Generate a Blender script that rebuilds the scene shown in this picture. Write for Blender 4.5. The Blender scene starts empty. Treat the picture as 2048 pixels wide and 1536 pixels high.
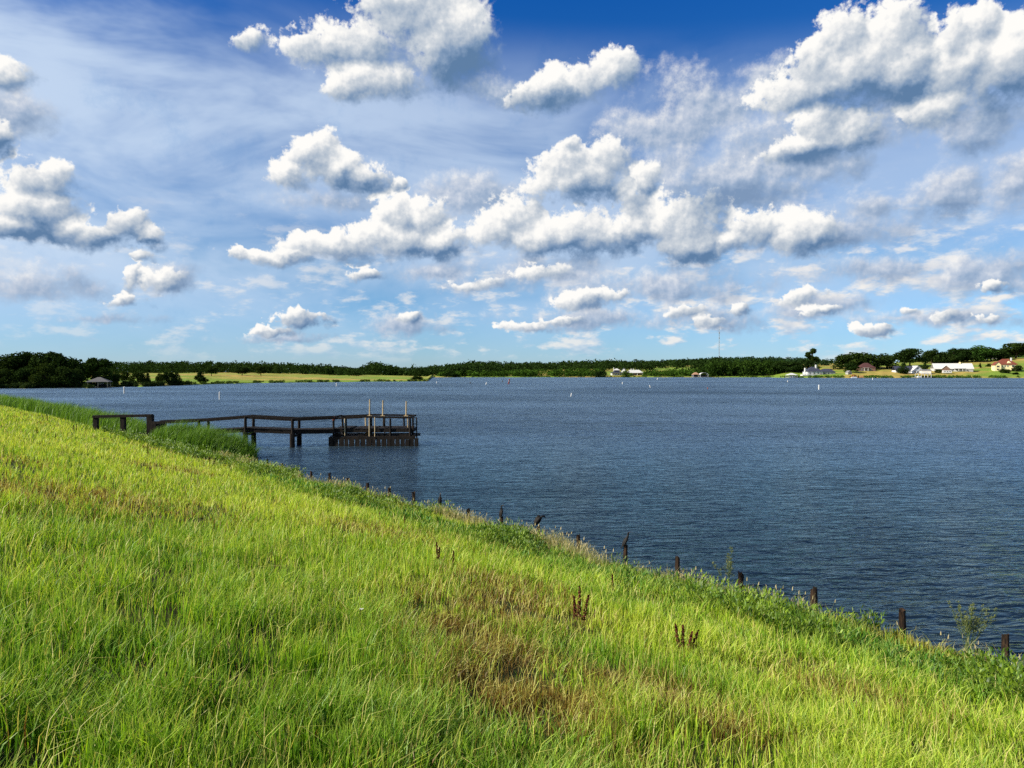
import bpy, math, random
import numpy as np
from mathutils import Vector

SC = bpy.context.scene
COL = SC.collection
RNG = np.random.default_rng(7)
random.seed(7)
PI = math.pi
F = 1420.0            # focal length in photo pixels (photo 2048 wide)
HZ = 744.0            # horizon row in the photo
EYE = 6.0             # eye height above the water

# ------------------------------------------------------------------ camera
cd = bpy.data.cameras.new('camera')
cam = bpy.data.objects.new('camera', cd)
COL.objects.link(cam)
cd.sensor_width = 36.0
cd.lens = 36.0 * F / 2048.0
cd.clip_start = 0.1
cd.clip_end = 20000.0
cam.location = (0, 0, EYE)
cam.rotation_euler = (math.radians(90.0) - math.atan(24.0 / F), 0, 0)
SC.camera = cam

# ------------------------------------------------------------------ light
SUN_AZ = math.radians(-106.0)
SUN_EL = math.radians(33.0)
SUN_DIR = Vector((math.sin(SUN_AZ) * math.cos(SUN_EL), math.cos(SUN_AZ) * math.cos(SUN_EL), math.sin(SUN_EL)))
sl = bpy.data.lights.new('sun', 'SUN')
sl.energy = 5.0
sl.angle = math.radians(0.53)
sl.color = (1.0, 0.93, 0.80)
sun = bpy.data.objects.new('sun', sl)
COL.objects.link(sun)
sun.rotation_euler = (-SUN_DIR).to_track_quat('-Z', 'Y').to_euler()
sun.location = (-60, -8, 45)

SC.view_settings.view_transform = 'Standard'
SC.view_settings.look = 'None'
SC.view_settings.exposure = 0.68
SC.view_settings.gamma = 1.0
SC.view_settings.use_curve_mapping = False
SC.cycles.use_denoising = False
SC.cycles.adaptive_threshold = 0.02
SC.cycles.max_bounces = 6
SC.cycles.diffuse_bounces = 2
SC.cycles.glossy_bounces = 3
SC.cycles.transmission_bounces = 3
SC.cycles.transparent_max_bounces = 4

# ------------------------------------------------------------------ node helper
class NT:
    def __init__(s, tree):
        s.t = tree
    def n(s, typ, **kw):
        nd = s.t.nodes.new(typ)
        for k, v in kw.items():
            setattr(nd, k, v)
        return nd
    def put(s, sock, v):
        if hasattr(v, 'is_linked'):
            s.t.links.new(v, sock)
        else:
            sock.default_value = v
    def m(s, op, a, b=0.0, c=0.0, clamp=False):
        nd = s.n('ShaderNodeMath', operation=op, use_clamp=clamp)
        s.put(nd.inputs[0], a); s.put(nd.inputs[1], b); s.put(nd.inputs[2], c)
        return nd.outputs[0]
    def v(s, op, a, b=(0, 0, 0), c=(0, 0, 0)):
        nd = s.n('ShaderNodeVectorMath', operation=op)
        s.put(nd.inputs[0], a); s.put(nd.inputs[1], b)
        if op == 'MULTIPLY_ADD':
            s.put(nd.inputs[2], c)
        return nd.outputs[1] if op in ('LENGTH', 'DOT_PRODUCT') else nd.outputs[0]
    def noise(s, vec, scale, detail=4.0, rough=0.55, dist=0.0, dim='3D', col=False):
        nd = s.n('ShaderNodeTexNoise', noise_dimensions=dim)
        s.put(nd.inputs['Vector'], vec)
        nd.inputs['Scale'].default_value = scale
        nd.inputs['Detail'].default_value = detail
        nd.inputs['Roughness'].default_value = rough
        nd.inputs['Distortion'].default_value = dist
        return nd.outputs['Color' if col else 'Fac']
    def sstep(s, x, a, b, lo=0.0, hi=1.0):
        nd = s.n('ShaderNodeMapRange', interpolation_type='SMOOTHSTEP')
        s.put(nd.inputs[0], x); s.put(nd.inputs[1], a); s.put(nd.inputs[2], b)
        s.put(nd.inputs[3], lo); s.put(nd.inputs[4], hi)
        return nd.outputs[0]
    def lin(s, x, a, b, lo=0.0, hi=1.0):
        nd = s.n('ShaderNodeMapRange', interpolation_type='LINEAR')
        s.put(nd.inputs[0], x); s.put(nd.inputs[1], a); s.put(nd.inputs[2], b)
        s.put(nd.inputs[3], lo); s.put(nd.inputs[4], hi)
        return nd.outputs[0]
    def mix(s, f, a, b, mode='MIX'):
        nd = s.n('ShaderNodeMix', data_type='RGBA', blend_type=mode)
        s.put(nd.inputs[0], f)
        s.put(nd.inputs[6], a if hasattr(a, 'is_linked') else (*a, 1.0))
        s.put(nd.inputs[7], b if hasattr(b, 'is_linked') else (*b, 1.0))
        return nd.outputs[2]
    def ramp(s, x, stops):
        nd = s.n('ShaderNodeValToRGB')
        cr = nd.color_ramp
        while len(cr.elements) < len(stops):
            cr.elements.new(0.5)
        for e, (p, c) in zip(cr.elements, stops):
            e.position = p; e.color = (*c, 1.0)
        s.put(nd.inputs[0], x)
        return nd.outputs[0]
    def xyz(s, vec):
        nd = s.n('ShaderNodeSeparateXYZ'); s.put(nd.inputs[0], vec)
        return nd.outputs
    def comb(s, x, y, z=0.0):
        nd = s.n('ShaderNodeCombineXYZ')
        s.put(nd.inputs[0], x); s.put(nd.inputs[1], y); s.put(nd.inputs[2], z)
        return nd.outputs[0]

# ------------------------------------------------------------------ world: clear-sky model with cumulus and high veil
W = bpy.data.worlds.new('World')
SC.world = W
W.use_nodes = True
for nd in list(W.node_tree.nodes):
    W.node_tree.nodes.remove(nd)
w = NT(W.node_tree)
SKY_STR = 0.0624
KS = 10.0                   # cloud radiances below are given as seen at this exposure, 1.0 = white
tc = w.n('ShaderNodeTexCoord')
DIR = tc.outputs['Generated']
sky = w.n('ShaderNodeTexSky', sky_type='NISHITA')
sky.sun_disc = False
sky.sun_elevation = SUN_EL
sky.sun_rotation = SUN_AZ
sky.altitude = 100.0
sky.air_density = 1.0
sky.dust_density = 0.15
sky.ozone_density = 1.6
dx, dy, dz = w.xyz(DIR)[:3]
AZ = w.m('ARCTAN2', dx, dy)
EL = w.m('ARCSINE', dz)
Pv = w.comb(AZ, EL, 0.0)
#
def ae(x, y):
    u = (x - 1024.0) / F
    a = math.atan(u)
    return a, math.atan((HZ - y) / F * math.cos(a)), math.cos(a)

# cumulus heaps: (x, y, half width, half height) as bearings; bright heaps and softer grey ones
BRIGHT = [
 (850, 50, 120, 85), (790, 30, 75, 40), (735, 112, 120, 50), (650, 118, 70, 34), (770, 180, 110, 36), (720, 180, 60, 26), (915, 110, 85, 80), (505, 86, 44, 26),
 (1215, 155, 58, 40), (1165, 180, 60, 36), (1110, 192, 80, 40),
 (1690, 100, 70, 66), (1640, 150, 70, 60), (1785, 95, 62, 60), (1730, 160, 130, 66), (1620, 195, 105, 42), (1810, 160, 60, 60),
 (1960, 70, 55, 46), (1900, 100, 50, 60), (1930, 150, 100, 66), (2025, 150, 100, 95), (1880, 235, 70, 40),
 (1655, 258, 62, 36), (1705, 272, 70, 36), (1620, 300, 90, 30),
 (1225, 330, 56, 46), (1130, 345, 62, 42), (1170, 375, 110, 44), (1135, 305, 26, 22),
 (1300, 370, 26, 46), (1275, 430, 50, 46), (1040, 445, 76, 46), (1010, 470, 60, 34), (1140, 475, 140, 42), (1270, 480, 110, 40), (1370, 470, 95, 62), (1400, 500, 80, 30),
 (1510, 478, 58, 46), (1610, 478, 80, 40), (1475, 500, 40, 26),
 (640, 325, 58, 44), (690, 350, 70, 40), (745, 370, 52, 28), (590, 360, 46, 26), (800, 372, 18, 16),
 (800, 440, 44, 46), (850, 445, 44, 44), (790, 485, 110, 40), (690, 500, 110, 30), (560, 518, 92, 17), (495, 514, 28, 18), (890, 490, 60, 36),
 (65, 370, 46, 46), (120, 362, 46, 38), (70, 430, 90, 52), (40, 470, 80, 30), (170, 480, 80, 32), (245, 455, 60, 32), (300, 480, 46, 24), (18, 160, 56, 34), (10, 285, 40, 34),
 (260, 562, 24, 32), (325, 565, 46, 24), (250, 602, 40, 15), (270, 515, 34, 13),
 (600, 645, 36, 20), (560, 664, 50, 12), (1610, 604, 48, 20), (1640, 628, 40, 10), (1900, 636, 28, 14), (1745, 668, 36, 14), (1985, 577, 28, 15),
 (1170, 602, 52, 18), (1240, 590, 40, 14), (1380, 632, 46, 18), (1420, 650, 44, 16), (1490, 615, 22, 16), (960, 572, 50, 16), (1085, 548, 60, 20), (730, 550, 36, 15),
 (2250, 170, 90, 55), (2340, 330, 110, 50), (2240, 480, 90, 34), (2330, 580, 70, 20), (-150, 190, 100, 46), (-230, 400, 110, 55), (-130, 560, 80, 22), (-330, 90, 120, 55), (2420, 60, 90, 60),
 (1060, 655, 46, 14), (1120, 640, 40, 12), (1815, 630, 24, 12), (820, 640, 26, 14), (1970, 640, 26, 12),
]
SOFT = [
 (1400, 225, 110, 66), (1300, 270, 120, 62), (1530, 300, 110, 56), (1590, 335, 150, 40), (1420, 365, 130, 70), (1480, 400, 110, 46), (1340, 330, 80, 50),
 (1830, 250, 110, 50), (1980, 250, 110, 70), (950, 395, 100, 40), (900, 380, 60, 30), (665, 404, 100, 24), (1690, 470, 130, 46), (1750, 420, 60, 30),
 (1890, 395, 85, 52), (2030, 370, 75, 72), (1960, 548, 140, 44), (1740, 545, 140, 30), (1080, 545, 150, 44), (960, 572, 80, 24), (880, 545, 80, 22),
 (1330, 580, 210, 40), (1390, 640, 170, 30), (80, 578, 150, 38), (40, 240, 100, 44), (1000, 185, 60, 30),
 (1535, 165, 66, 36), (820, 658, 70, 24), (560, 676, 90, 12), (1180, 640, 160, 24), (1620, 620, 110, 30), (1880, 640, 150, 20), (200, 640, 90, 16), (330, 560, 70, 30),
]
SUN2 = (-0.50, 0.86)          # which way the light comes from across the sky dome
# shared fields
wn = w.noise(DIR, 10.0, 5.0, 0.68, col=True)
Pw = w.v('MULTIPLY_ADD', wn, (0.074, 0.046, 0.0), w.v('ADD', Pv, (-0.037, -0.023, 0.0)))
nA = w.noise(DIR, 15.0, 8.0, 0.66)
nA2 = w.noise(w.v('ADD', DIR, (-0.0085, 0.0, 0.0105)), 15.0, 4.0, 0.66)
nP = w.noise(DIR, 44.0, 5.0, 0.56)
nP2 = w.noise(w.v('ADD', DIR, (-0.0035, 0.0, 0.0045)), 44.0, 3.0, 0.56)
relief = w.m('ADD', w.m('MULTIPLY', w.m('SUBTRACT', nA, nA2), 1.25), w.m('MULTIPLY', w.m('SUBTRACT', nP, nP2), 0.55))
fine = w.lin(EL, 0.04, 0.26, 2.6, 1.1)
nF = w.noise(DIR, 130.0, 3.0, 0.6)
wobB = w.m('ADD', w.m('MULTIPLY_ADD', w.m('SUBTRACT', nF, 0.5), 0.55, w.m('MULTIPLY', w.m('SUBTRACT', nA, 0.5), 1.9)), w.m('MULTIPLY', w.m('SUBTRACT', nP, 0.5), fine))
wobS = w.m('ADD', w.m('MULTIPLY', w.m('SUBTRACT', nA, 0.5), 3.4), w.m('MULTIPLY', w.m('SUBTRACT', nP, 0.5), 1.0))
nL = w.noise(DIR, 5.0, 2.0, 0.5)
CB = [(0.0, (0.115, 0.215, 0.38)), (0.22, (0.22, 0.325, 0.49)), (0.44, (0.40, 0.48, 0.59)), (0.66, (0.60, 0.65, 0.71)), (0.85, (0.86, 0.865, 0.865)), (1.0, (1.0, 0.985, 0.95))]
CS = [(0.0, (0.20, 0.30, 0.47)), (0.35, (0.34, 0.44, 0.60)), (0.65, (0.56, 0.62, 0.73)), (1.0, (0.92, 0.91, 0.90))]
def times(c, k):
    return w.v('MULTIPLY', c, (k, k, k))

# the clear sky, a little deeper in blue, with a high thin veil
hs = w.n('ShaderNodeHueSaturation')
w.put(hs.inputs['Color'], sky.outputs[0])
hs.inputs['Saturation'].default_value = 1.20
skyc = w.mix(1.0, hs.outputs[0], w.ramp(w.m('MULTIPLY', EL, 1.6), [(0.0, (0.52, 0.84, 1.56)), (0.10, (0.52, 0.84, 1.34)), (0.22, (0.58, 0.86, 1.14)), (0.5, (0.36, 0.78, 1.18)), (0.80, (0.085, 0.65, 1.34))]), 'MULTIPLY')
veiln = w.noise(w.v('MULTIPLY', DIR, (1.0, 1.0, 2.4)), 3.2, 5.0, 0.55, 0.5)
vx = w.m('MULTIPLY', w.sstep(EL, 0.02, 0.15, 0.25, 1.0), w.sstep(w.m('MULTIPLY_ADD', AZ, 0.07, EL), 0.465, 0.33))
veil_amt = w.m('MULTIPLY', w.sstep(veiln, 0.26, 0.60), w.m('MULTIPLY', vx, w.lin(AZ, -0.7, 0.5, 0.92, 0.55)))
veilc = w.mix(w.m('MULTIPLY', w.sstep(nA, 0.50, 0.70), 0.55), (0.60, 0.73, 0.91), (0.40, 0.57, 0.82))
clear = w.mix(veil_amt, skyc, times(veilc, KS))
# scattered small cumulus toward the horizon
lowv = w.v('MULTIPLY', DIR, (1, 1, 2.6))
nlow = w.noise(lowv, 15.0, 5.0, 0.6)
low_env = w.m('MULTIPLY', w.sstep(EL, 0.005, 0.04), w.sstep(EL, 0.27, 0.10))
low_env = w.m('MULTIPLY', low_env, w.lin(AZ, -0.6, 0.4, 0.35, 1.0))
maskL = w.m('MULTIPLY', w.sstep(nlow, 0.49, 0.63), w.m('MULTIPLY', low_env, 0.92))
colL = w.ramp(w.m('ADD', w.m('MULTIPLY', w.m('SUBTRACT', nlow, w.noise(w.v('ADD', lowv, (-0.01, 0, 0.02)), 15.0, 3.0, 0.6)), 4.0), 0.6),
              [(0.0, (0.36, 0.50, 0.68)), (0.5, (0.62, 0.70, 0.80)), (1.0, (0.93, 0.89, 0.84))])
base = w.mix(maskL, clear, times(colL, KS))

def new_group(name, ins, outs):
    g = bpy.data.node_groups.new(name, 'ShaderNodeTree')
    for n_, t_ in ins:
        g.interface.new_socket(n_, in_out='INPUT', socket_type=t_)
    for n_, t_ in outs:
        g.interface.new_socket(n_, in_out='OUTPUT', socket_type=t_)
    t = NT(g)
    gi = t.n('NodeGroupInput'); go = t.n('NodeGroupOutput')
    return g, t, {n_: gi.outputs[n_] for n_, _ in ins}, go

FL, VC, CO, SH = 'NodeSocketFloat', 'NodeSocketVector', 'NodeSocketColor', 'NodeSocketShader'
def heap_group(name, k):
    g, t, I, go = new_group(name, [('P', VC), ('inv', VC), ('off', VC), ('D', FL), ('S', FL)], [('D', FL), ('S', FL)])
    q = t.v('MULTIPLY_ADD', I['P'], I['inv'], I['off'])
    mq = t.v('MAXIMUM', q, t.v('MULTIPLY', q, (-1.0, -1.3, 0.0)))
    sh = t.v('LENGTH', t.v('ADD', q, (SUN2[0] * -0.6, SUN2[1] * -0.6, 0.0)))
    t.put(go.inputs['D'], t.m('SMOOTH_MIN', I['D'], t.v('LENGTH', mq), k))
    t.put(go.inputs['S'], t.m('SMOOTH_MIN', I['S'], sh, k * 0.6))
    return g
DARK = [(1190, 402, 120, 26), (1180, 502, 180, 24), (1380, 512, 90, 28), (715, 372, 80, 24), (60, 470, 95, 30), (1450, 400, 100, 34), (1740, 200, 130, 30), (1640, 305, 120, 20),
 (1060, 208, 70, 30), (925, 150, 70, 60), (270, 488, 90, 16), (10, 300, 46, 30), (2010, 200, 80, 40), (1660, 495, 70, 24), (870, 510, 70, 18), (1960, 300, 90, 26), (1890, 425, 60, 20)]
def dark_group():
    g, t, I, go = new_group('shaded base', [('P', VC), ('inv', VC), ('off', VC), ('K', FL)], [('K', FL)])
    q = t.v('LENGTH', t.v('MULTIPLY_ADD', I['P'], I['inv'], I['off']))
    t.put(go.inputs['K'], t.m('MINIMUM', I['K'], q))
    return g
HEAP_D = dark_group()
HEAP_B = heap_group('cumulus heap', 0.22)
HEAP_S = heap_group('soft heap', 0.35)

def blobfield(t, P, lst, grp):
    D = S = 9.0
    for (x, y, rx, ry) in lst:
        a, e, c = ae(x, y)
        ra = rx / F * c * c; re = ry / F * c
        nd = t.n('ShaderNodeGroup'); nd.node_tree = grp
        t.put(nd.inputs['P'], P)
        nd.inputs['inv'].default_value = (1 / ra, 1 / re, 0.0)
        nd.inputs['off'].default_value = (-a / ra, -e / re, 0.0)
        t.put(nd.inputs['D'], D); t.put(nd.inputs['S'], S)
        D, S = nd.outputs['D'], nd.outputs['S']
    return D, S

def leaf(x0, x1, y0, y1):
    """one sector of the sky with only the heaps that reach into it"""
    mg = 48
    def pick(lst, grow):
        return [b for b in lst if b[0] + b[2] * grow + mg > x0 and b[0] - b[2] * grow - mg < x1 and b[1] + b[3] * grow + mg > y0 and b[1] - b[3] * grow - mg < y1]
    so = pick(SOFT, 1.25); br = pick(BRIGHT, 1.25)
    g, t, I, go = new_group('sky sector', [('P', VC), ('base', CO), ('relief', FL), ('wobB', FL), ('wobS', FL), ('nL', FL)], [('Sky', SH)])
    def tm(c_):
        return t.v('MULTIPLY', c_, (KS, KS, KS))
    c = I['base']
    dk = pick(DARK, 1.5); K = 9.0
    for (x, y, rx, ry) in dk:
        a_, e_, c_ = ae(x, y); ra = rx / F * c_ * c_; re = ry / F * c_
        nd = t.n('ShaderNodeGroup'); nd.node_tree = HEAP_D
        t.put(nd.inputs['P'], I['P']); nd.inputs['inv'].default_value = (1 / ra, 1 / re, 0.0); nd.inputs['off'].default_value = (-a_ / ra, -e_ / re, 0.0)
        t.put(nd.inputs['K'], K); K = nd.outputs['K']
    shade = t.sstep(K, 1.5, 0.2, 0.0, 0.46) if dk else 0.0
    if so:
        D, S = blobfield(t, I['P'], so, HEAP_S)
        sd = t.m('SUBTRACT', t.m('MULTIPLY_ADD', D, D, 0.36), t.m('MULTIPLY', S, S))
        dens = t.m('ADD', t.m('SUBTRACT', 1.28, D), I['wobS'])
        mask = t.m('MULTIPLY', t.sstep(dens, -0.15, 1.05), 0.92)
        lit = t.m('SUBTRACT', t.m('ADD', t.m('MULTIPLY', sd, 0.30), t.m('ADD', t.m('MULTIPLY', I['relief'], 1.3), 0.46)), shade)
        c = t.mix(mask, c, tm(t.ramp(lit, CS)))
    if br:
        D, S = blobfield(t, I['P'], br, HEAP_B)
        sd = t.m('SUBTRACT', t.m('MULTIPLY_ADD', D, D, 0.36), t.m('MULTIPLY', S, S))
        dens = t.m('ADD', t.m('SUBTRACT', 1.30, D), I['wobB'])
        edge = t.lin(sd, -0.8, 0.6, 1.4, 0.30)
        mask = t.sstep(dens, 0.0, edge)
        lit = t.m('ADD', t.m('MULTIPLY', sd, 0.60), t.m('ADD', I['relief'], 0.47))
        lit = t.m('ADD', lit, t.m('MULTIPLY', t.m('SUBTRACT', I['nL'], 0.5), 0.6))
        lit = t.m('SUBTRACT', lit, shade)
        c = t.mix(mask, c, tm(t.ramp(lit, CB)))
    b = t.n('ShaderNodeBackground')
    t.put(b.inputs[0], c); b.inputs[1].default_value = SKY_STR
    t.put(go.inputs[0], b.outputs[0])
    nd = w.n('ShaderNodeGroup'); nd.node_tree = g
    for k_, v_ in (('P', Pw), ('base', base), ('relief', relief), ('wobB', wobB), ('wobS', wobS), ('nL', nL)):
        w.put(nd.inputs[k_], v_)
    return nd.outputs[0]

def pickshader(cond, a, b):
    nd = w.n('ShaderNodeMixShader')
    w.put(nd.inputs[0], cond); w.put(nd.inputs[1], a); w.put(nd.inputs[2], b)
    return nd.outputs[0]

def azof(x): return math.atan((x - 1024.0) / F)
AZGT = {}
def sector(xs, y0, y1):
    if len(xs) == 2:
        return leaf(xs[0], xs[1], y0, y1)
    k = len(xs) // 2
    if xs[k] not in AZGT:
        AZGT[xs[k]] = w.m('GREATER_THAN', AZ, azof(xs[k]))
    return pickshader(AZGT[xs[k]], sector(xs[:k + 1], y0, y1), sector(xs[k:], y0, y1))
XS = [-480, 580, 1060, 1520, 2530]
ELS = [0.0, 0.6]
def rows(els):
    if len(els) == 2:
        return sector(XS, HZ - F * math.tan(els[1]) / math.cos(azof(2530)), HZ - F * math.tan(els[0]))
    k = len(els) // 2
    return pickshader(w.m('GREATER_THAN', EL, els[k]), rows(els[:k + 1]), rows(els[k:]))
inframe = rows(ELS)
# the rest of the dome: cumulus of the same kind, scattered
gen = w.noise(w.v('MULTIPLY', DIR, (1, 1, 1.7)), 4.0, 4.0, 0.56)
outw = w.m('MAXIMUM', w.sstep(w.m('ABSOLUTE', AZ), azof(2480), 0.98), w.sstep(EL, 0.565, 0.70))
gmask = w.m('MULTIPLY', w.sstep(gen, 0.52, 0.60), outw)
bgo = w.n('ShaderNodeBackground')
w.put(bgo.inputs[0], w.mix(gmask, base, times(w.ramp(w.lin(gen, 0.52, 0.74, 0.9, 0.3), CB), KS))); bgo.inputs[1].default_value = SKY_STR
out = w.m('MAXIMUM', w.m('GREATER_THAN', w.m('ABSOLUTE', AZ), azof(2480)), w.m('GREATER_THAN', EL, 0.565))
above = pickshader(out, inframe, bgo.outputs[0])
bgd = w.n('ShaderNodeBackground')
w.put(bgd.inputs[0], skyc); bgd.inputs[1].default_value = SKY_STR
full = pickshader(w.m('LESS_THAN', EL, -0.004), above, bgd.outputs[0])
wo = w.n('ShaderNodeOutputWorld')
w.t.links.new(full, wo.inputs[0])
W.cycles.sampling_method = 'NONE'
#SKYEND

# ------------------------------------------------------------------ materials
MATS = {}
def newmat(name):
    m_ = bpy.data.materials.new(name)
    m_.use_nodes = True
    m_.node_tree.nodes.clear()
    t = NT(m_.node_tree)
    out_ = t.n('ShaderNodeOutputMaterial')
    MATS[name] = m_
    return m_, t, out_

def principled(t, out_, col, rough=0.7, spec=0.3, metal=0.0, normal=None):
    b = t.n('ShaderNodeBsdfPrincipled')
    t.put(b.inputs['Base Color'], col if hasattr(col, 'is_linked') else (*col, 1.0))
    t.put(b.inputs['Roughness'], rough)
    b.inputs['Specular IOR Level'].default_value = spec
    b.inputs['Metallic'].default_value = metal
    if normal is not None:
        t.put(b.inputs['Normal'], normal)
    t.put(out_.inputs[0], b.outputs[0])
    return b

def plain(name, col, rough=0.7, var=0.25, scale=3.0, spec=0.3, metal=0.0):
    m_, t, o = newmat(name)
    co = t.n('ShaderNodeTexCoord').outputs['Object']
    n_ = t.noise(co, scale, 5.0, 0.6)
    lo = tuple(c_ * (1 - var) for c_ in col); hi = tuple(min(1, c_ * (1 + var)) for c_ in col)
    principled(t, o, t.mix(n_, lo, hi), rough, spec, metal)
    return m_

def wood(name, lo, hi, scale=1.0):
    m_, t, o = newmat(name)
    co = t.n('ShaderNodeTexCoord').outputs['Object']
    g = t.noise(t.v('MULTIPLY', co, (14 * scale, 14 * scale, 2.2 * scale)), 1.0, 6.0, 0.65)
    b_ = t.noise(co, 3.0 * scale, 4.0, 0.6)
    c_ = t.mix(t.sstep(g, 0.35, 0.68), lo, hi)
    c_ = t.mix(t.m('MULTIPLY', t.sstep(b_, 0.52, 0.7), 0.6), c_, tuple(x * 0.45 for x in lo))
    bp = t.n('ShaderNodeBump'); bp.inputs['Strength'].default_value = 0.6; bp.inputs['Distance'].default_value = 0.02
    t.put(bp.inputs['Height'], g)
    principled(t, o, c_, 0.85, 0.15, 0.0, bp.outputs[0])
    return m_

def foliage(name, objvar=True, transl=0.35, gloss=0.02):
    """colour comes from the 'tint' attribute of the leaves (their own hue), a little different per plant"""
    m_, t, o = newmat(name)
    at = t.n('ShaderNodeAttribute', attribute_name='tint')
    c_ = at.outputs['Color']
    if objvar:
        oi = t.n('ShaderNodeObjectInfo')
        c_ = t.mix(1.0, c_, t.ramp(oi.outputs['Random'], [(0.0, (0.75, 0.85, 0.8)), (0.5, (1, 1, 1)), (1.0, (1.25, 1.12, 0.9))]), 'MULTIPLY')
    d = t.n('ShaderNodeBsdfDiffuse'); t.put(d.inputs[0], c_)
    tr = t.n('ShaderNodeBsdfTranslucent'); t.put(tr.inputs[0], t.mix(1.0, c_, (1.15, 1.1, 0.6), 'MULTIPLY'))
    mx = t.n('ShaderNodeMixShader'); mx.inputs[0].default_value = transl
    t.put(mx.inputs[1], d.outputs[0]); t.put(mx.inputs[2], tr.outputs[0])
    gl = t.n('ShaderNodeBsdfGlossy'); gl.inputs['Roughness'].default_value = 0.5; gl.inputs[0].default_value = (1, 1, 1, 1)
    mg = t.n('ShaderNodeMixShader'); mg.inputs[0].default_value = gloss
    t.put(mg.inputs[1], mx.outputs[0]); t.put(mg.inputs[2], gl.outputs[0])
    t.put(o.inputs[0], mg.outputs[0])
    return m_

M_GRASS = foliage('grass_blades', False, 0.42)
M_REED = foliage('reed_leaves', False, 0.35)
M_LEAF = foliage('tree_leaves', True, 0.22, 0.0)
M_WOODS = foliage('woods_leaves', False, 0.22, 0.0)
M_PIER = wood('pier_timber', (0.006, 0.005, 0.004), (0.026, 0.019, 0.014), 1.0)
M_PIERLIT = wood('sunlit_pier_timber', (0.30, 0.19, 0.09), (0.50, 0.36, 0.20), 1.2)  # pier timber with the sunlight put into its colour
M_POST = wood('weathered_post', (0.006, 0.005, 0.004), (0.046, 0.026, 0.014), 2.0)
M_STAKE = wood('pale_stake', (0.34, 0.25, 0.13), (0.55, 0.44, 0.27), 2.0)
M_BARK = plain('bark', (0.045, 0.034, 0.025), 0.9, 0.4, 2.0, 0.1)
M_WHITE = plain('white_paint', (0.58, 0.57, 0.54), 0.6, 0.06, 1.0)
M_CREAM = plain('cream_render', (0.78, 0.66, 0.36), 0.8, 0.08, 0.6)
M_BRICK = plain('brown_brick', (0.20, 0.12, 0.085), 0.85, 0.25, 1.5)
M_GREYWALL = plain('grey_siding_and_shade', (0.34, 0.33, 0.31), 0.8, 0.12, 0.8)  # grey siding, also the painted shade on the metal-roofed house's gable
M_SLATE = plain('slate_roof', (0.045, 0.05, 0.075), 0.8, 0.3, 1.2)
M_REDROOF = plain('red_tile_roof', (0.17, 0.045, 0.025), 0.8, 0.3, 1.5)
M_METALROOF = plain('pale_metal_roof', (0.54, 0.53, 0.49), 0.6, 0.12, 0.6)
M_GREYROOF = plain('grey_shingle_roof', (0.20, 0.195, 0.19), 0.8, 0.2, 1.5)
M_TANROOF = plain('tan_roof', (0.36, 0.20, 0.12), 0.8, 0.2, 1.5)
M_GLASS = plain('window_glass', (0.02, 0.025, 0.03), 0.08, 0.2, 1.0, 0.6)
M_DECK = wood('deck_tan', (0.50, 0.26, 0.08), (0.72, 0.42, 0.15), 0.5)
M_BUOY = plain('buoy_white', (0.52, 0.52, 0.50), 0.5, 0.06, 4.0)
M_BUOYRED = plain('buoy_red', (0.16, 0.02, 0.015), 0.5, 0.2, 4.0)
M_BUOYDARK = plain('buoy_dark', (0.02, 0.02, 0.02), 0.5, 0.2, 4.0)
M_BAND = plain('reflective_band', (0.50, 0.46, 0.40), 0.5, 0.1, 4.0)
M_STEEL = plain('galvanised_steel', (0.22, 0.24, 0.27), 0.5, 0.15, 0.3, 0.4, 0.2)
M_FEATHER = plain('black_plumage', (0.007, 0.0065, 0.0065), 0.65, 0.4, 30.0, 0.25)
M_WING = plain('bronze_wing', (0.010, 0.0085, 0.007), 0.7, 0.5, 40.0, 0.2)
M_BILL = plain('bill_horn', (0.16, 0.10, 0.04), 0.5, 0.2, 20.0)
M_SEED = plain('dock_seed', (0.105, 0.034, 0.018), 0.9, 0.5, 25.0, 0.1)
M_STEM = plain('dock_stem', (0.09, 0.05, 0.02), 0.9, 0.3, 20.0, 0.1)
M_RUST = plain('rusty_cap', (0.13, 0.035, 0.02), 0.8, 0.3, 9.0, 0.2)
M_HULL = plain('boat_hull', (0.72, 0.73, 0.74), 0.35, 0.05, 1.0, 0.5)
M_TYRE = plain('tyre_rubber', (0.015, 0.015, 0.015), 0.8, 0.2, 4.0)

# ------------------------------------------------------------------ mesh helpers
def tag(o, label=None, cat=None, group=None, kind=None):
    if label: o['label'] = label
    if cat: o['category'] = cat
    if group: o['group'] = group
    if kind: o['kind'] = kind
    return o

def empty(name, loc=(0, 0, 0), rz=0.0, label=None, cat=None, group=None):
    o = bpy.data.objects.new(name, None)
    COL.objects.link(o)
    o.location = loc; o.rotation_euler = (0, 0, rz)
    o.empty_display_size = 0.2
    return tag(o, label, cat, group)

def link(name, me, mat=None, parent=None, loc=None, rz=None):
    o = bpy.data.objects.new(name, me)
    COL.objects.link(o)
    if mat is not None and len(me.materials) == 0:
        me.materials.append(mat)
    if parent is not None: o.parent = parent
    if loc is not None: o.location = loc
    if rz is not None: o.rotation_euler = (0, 0, rz)
    return o

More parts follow.
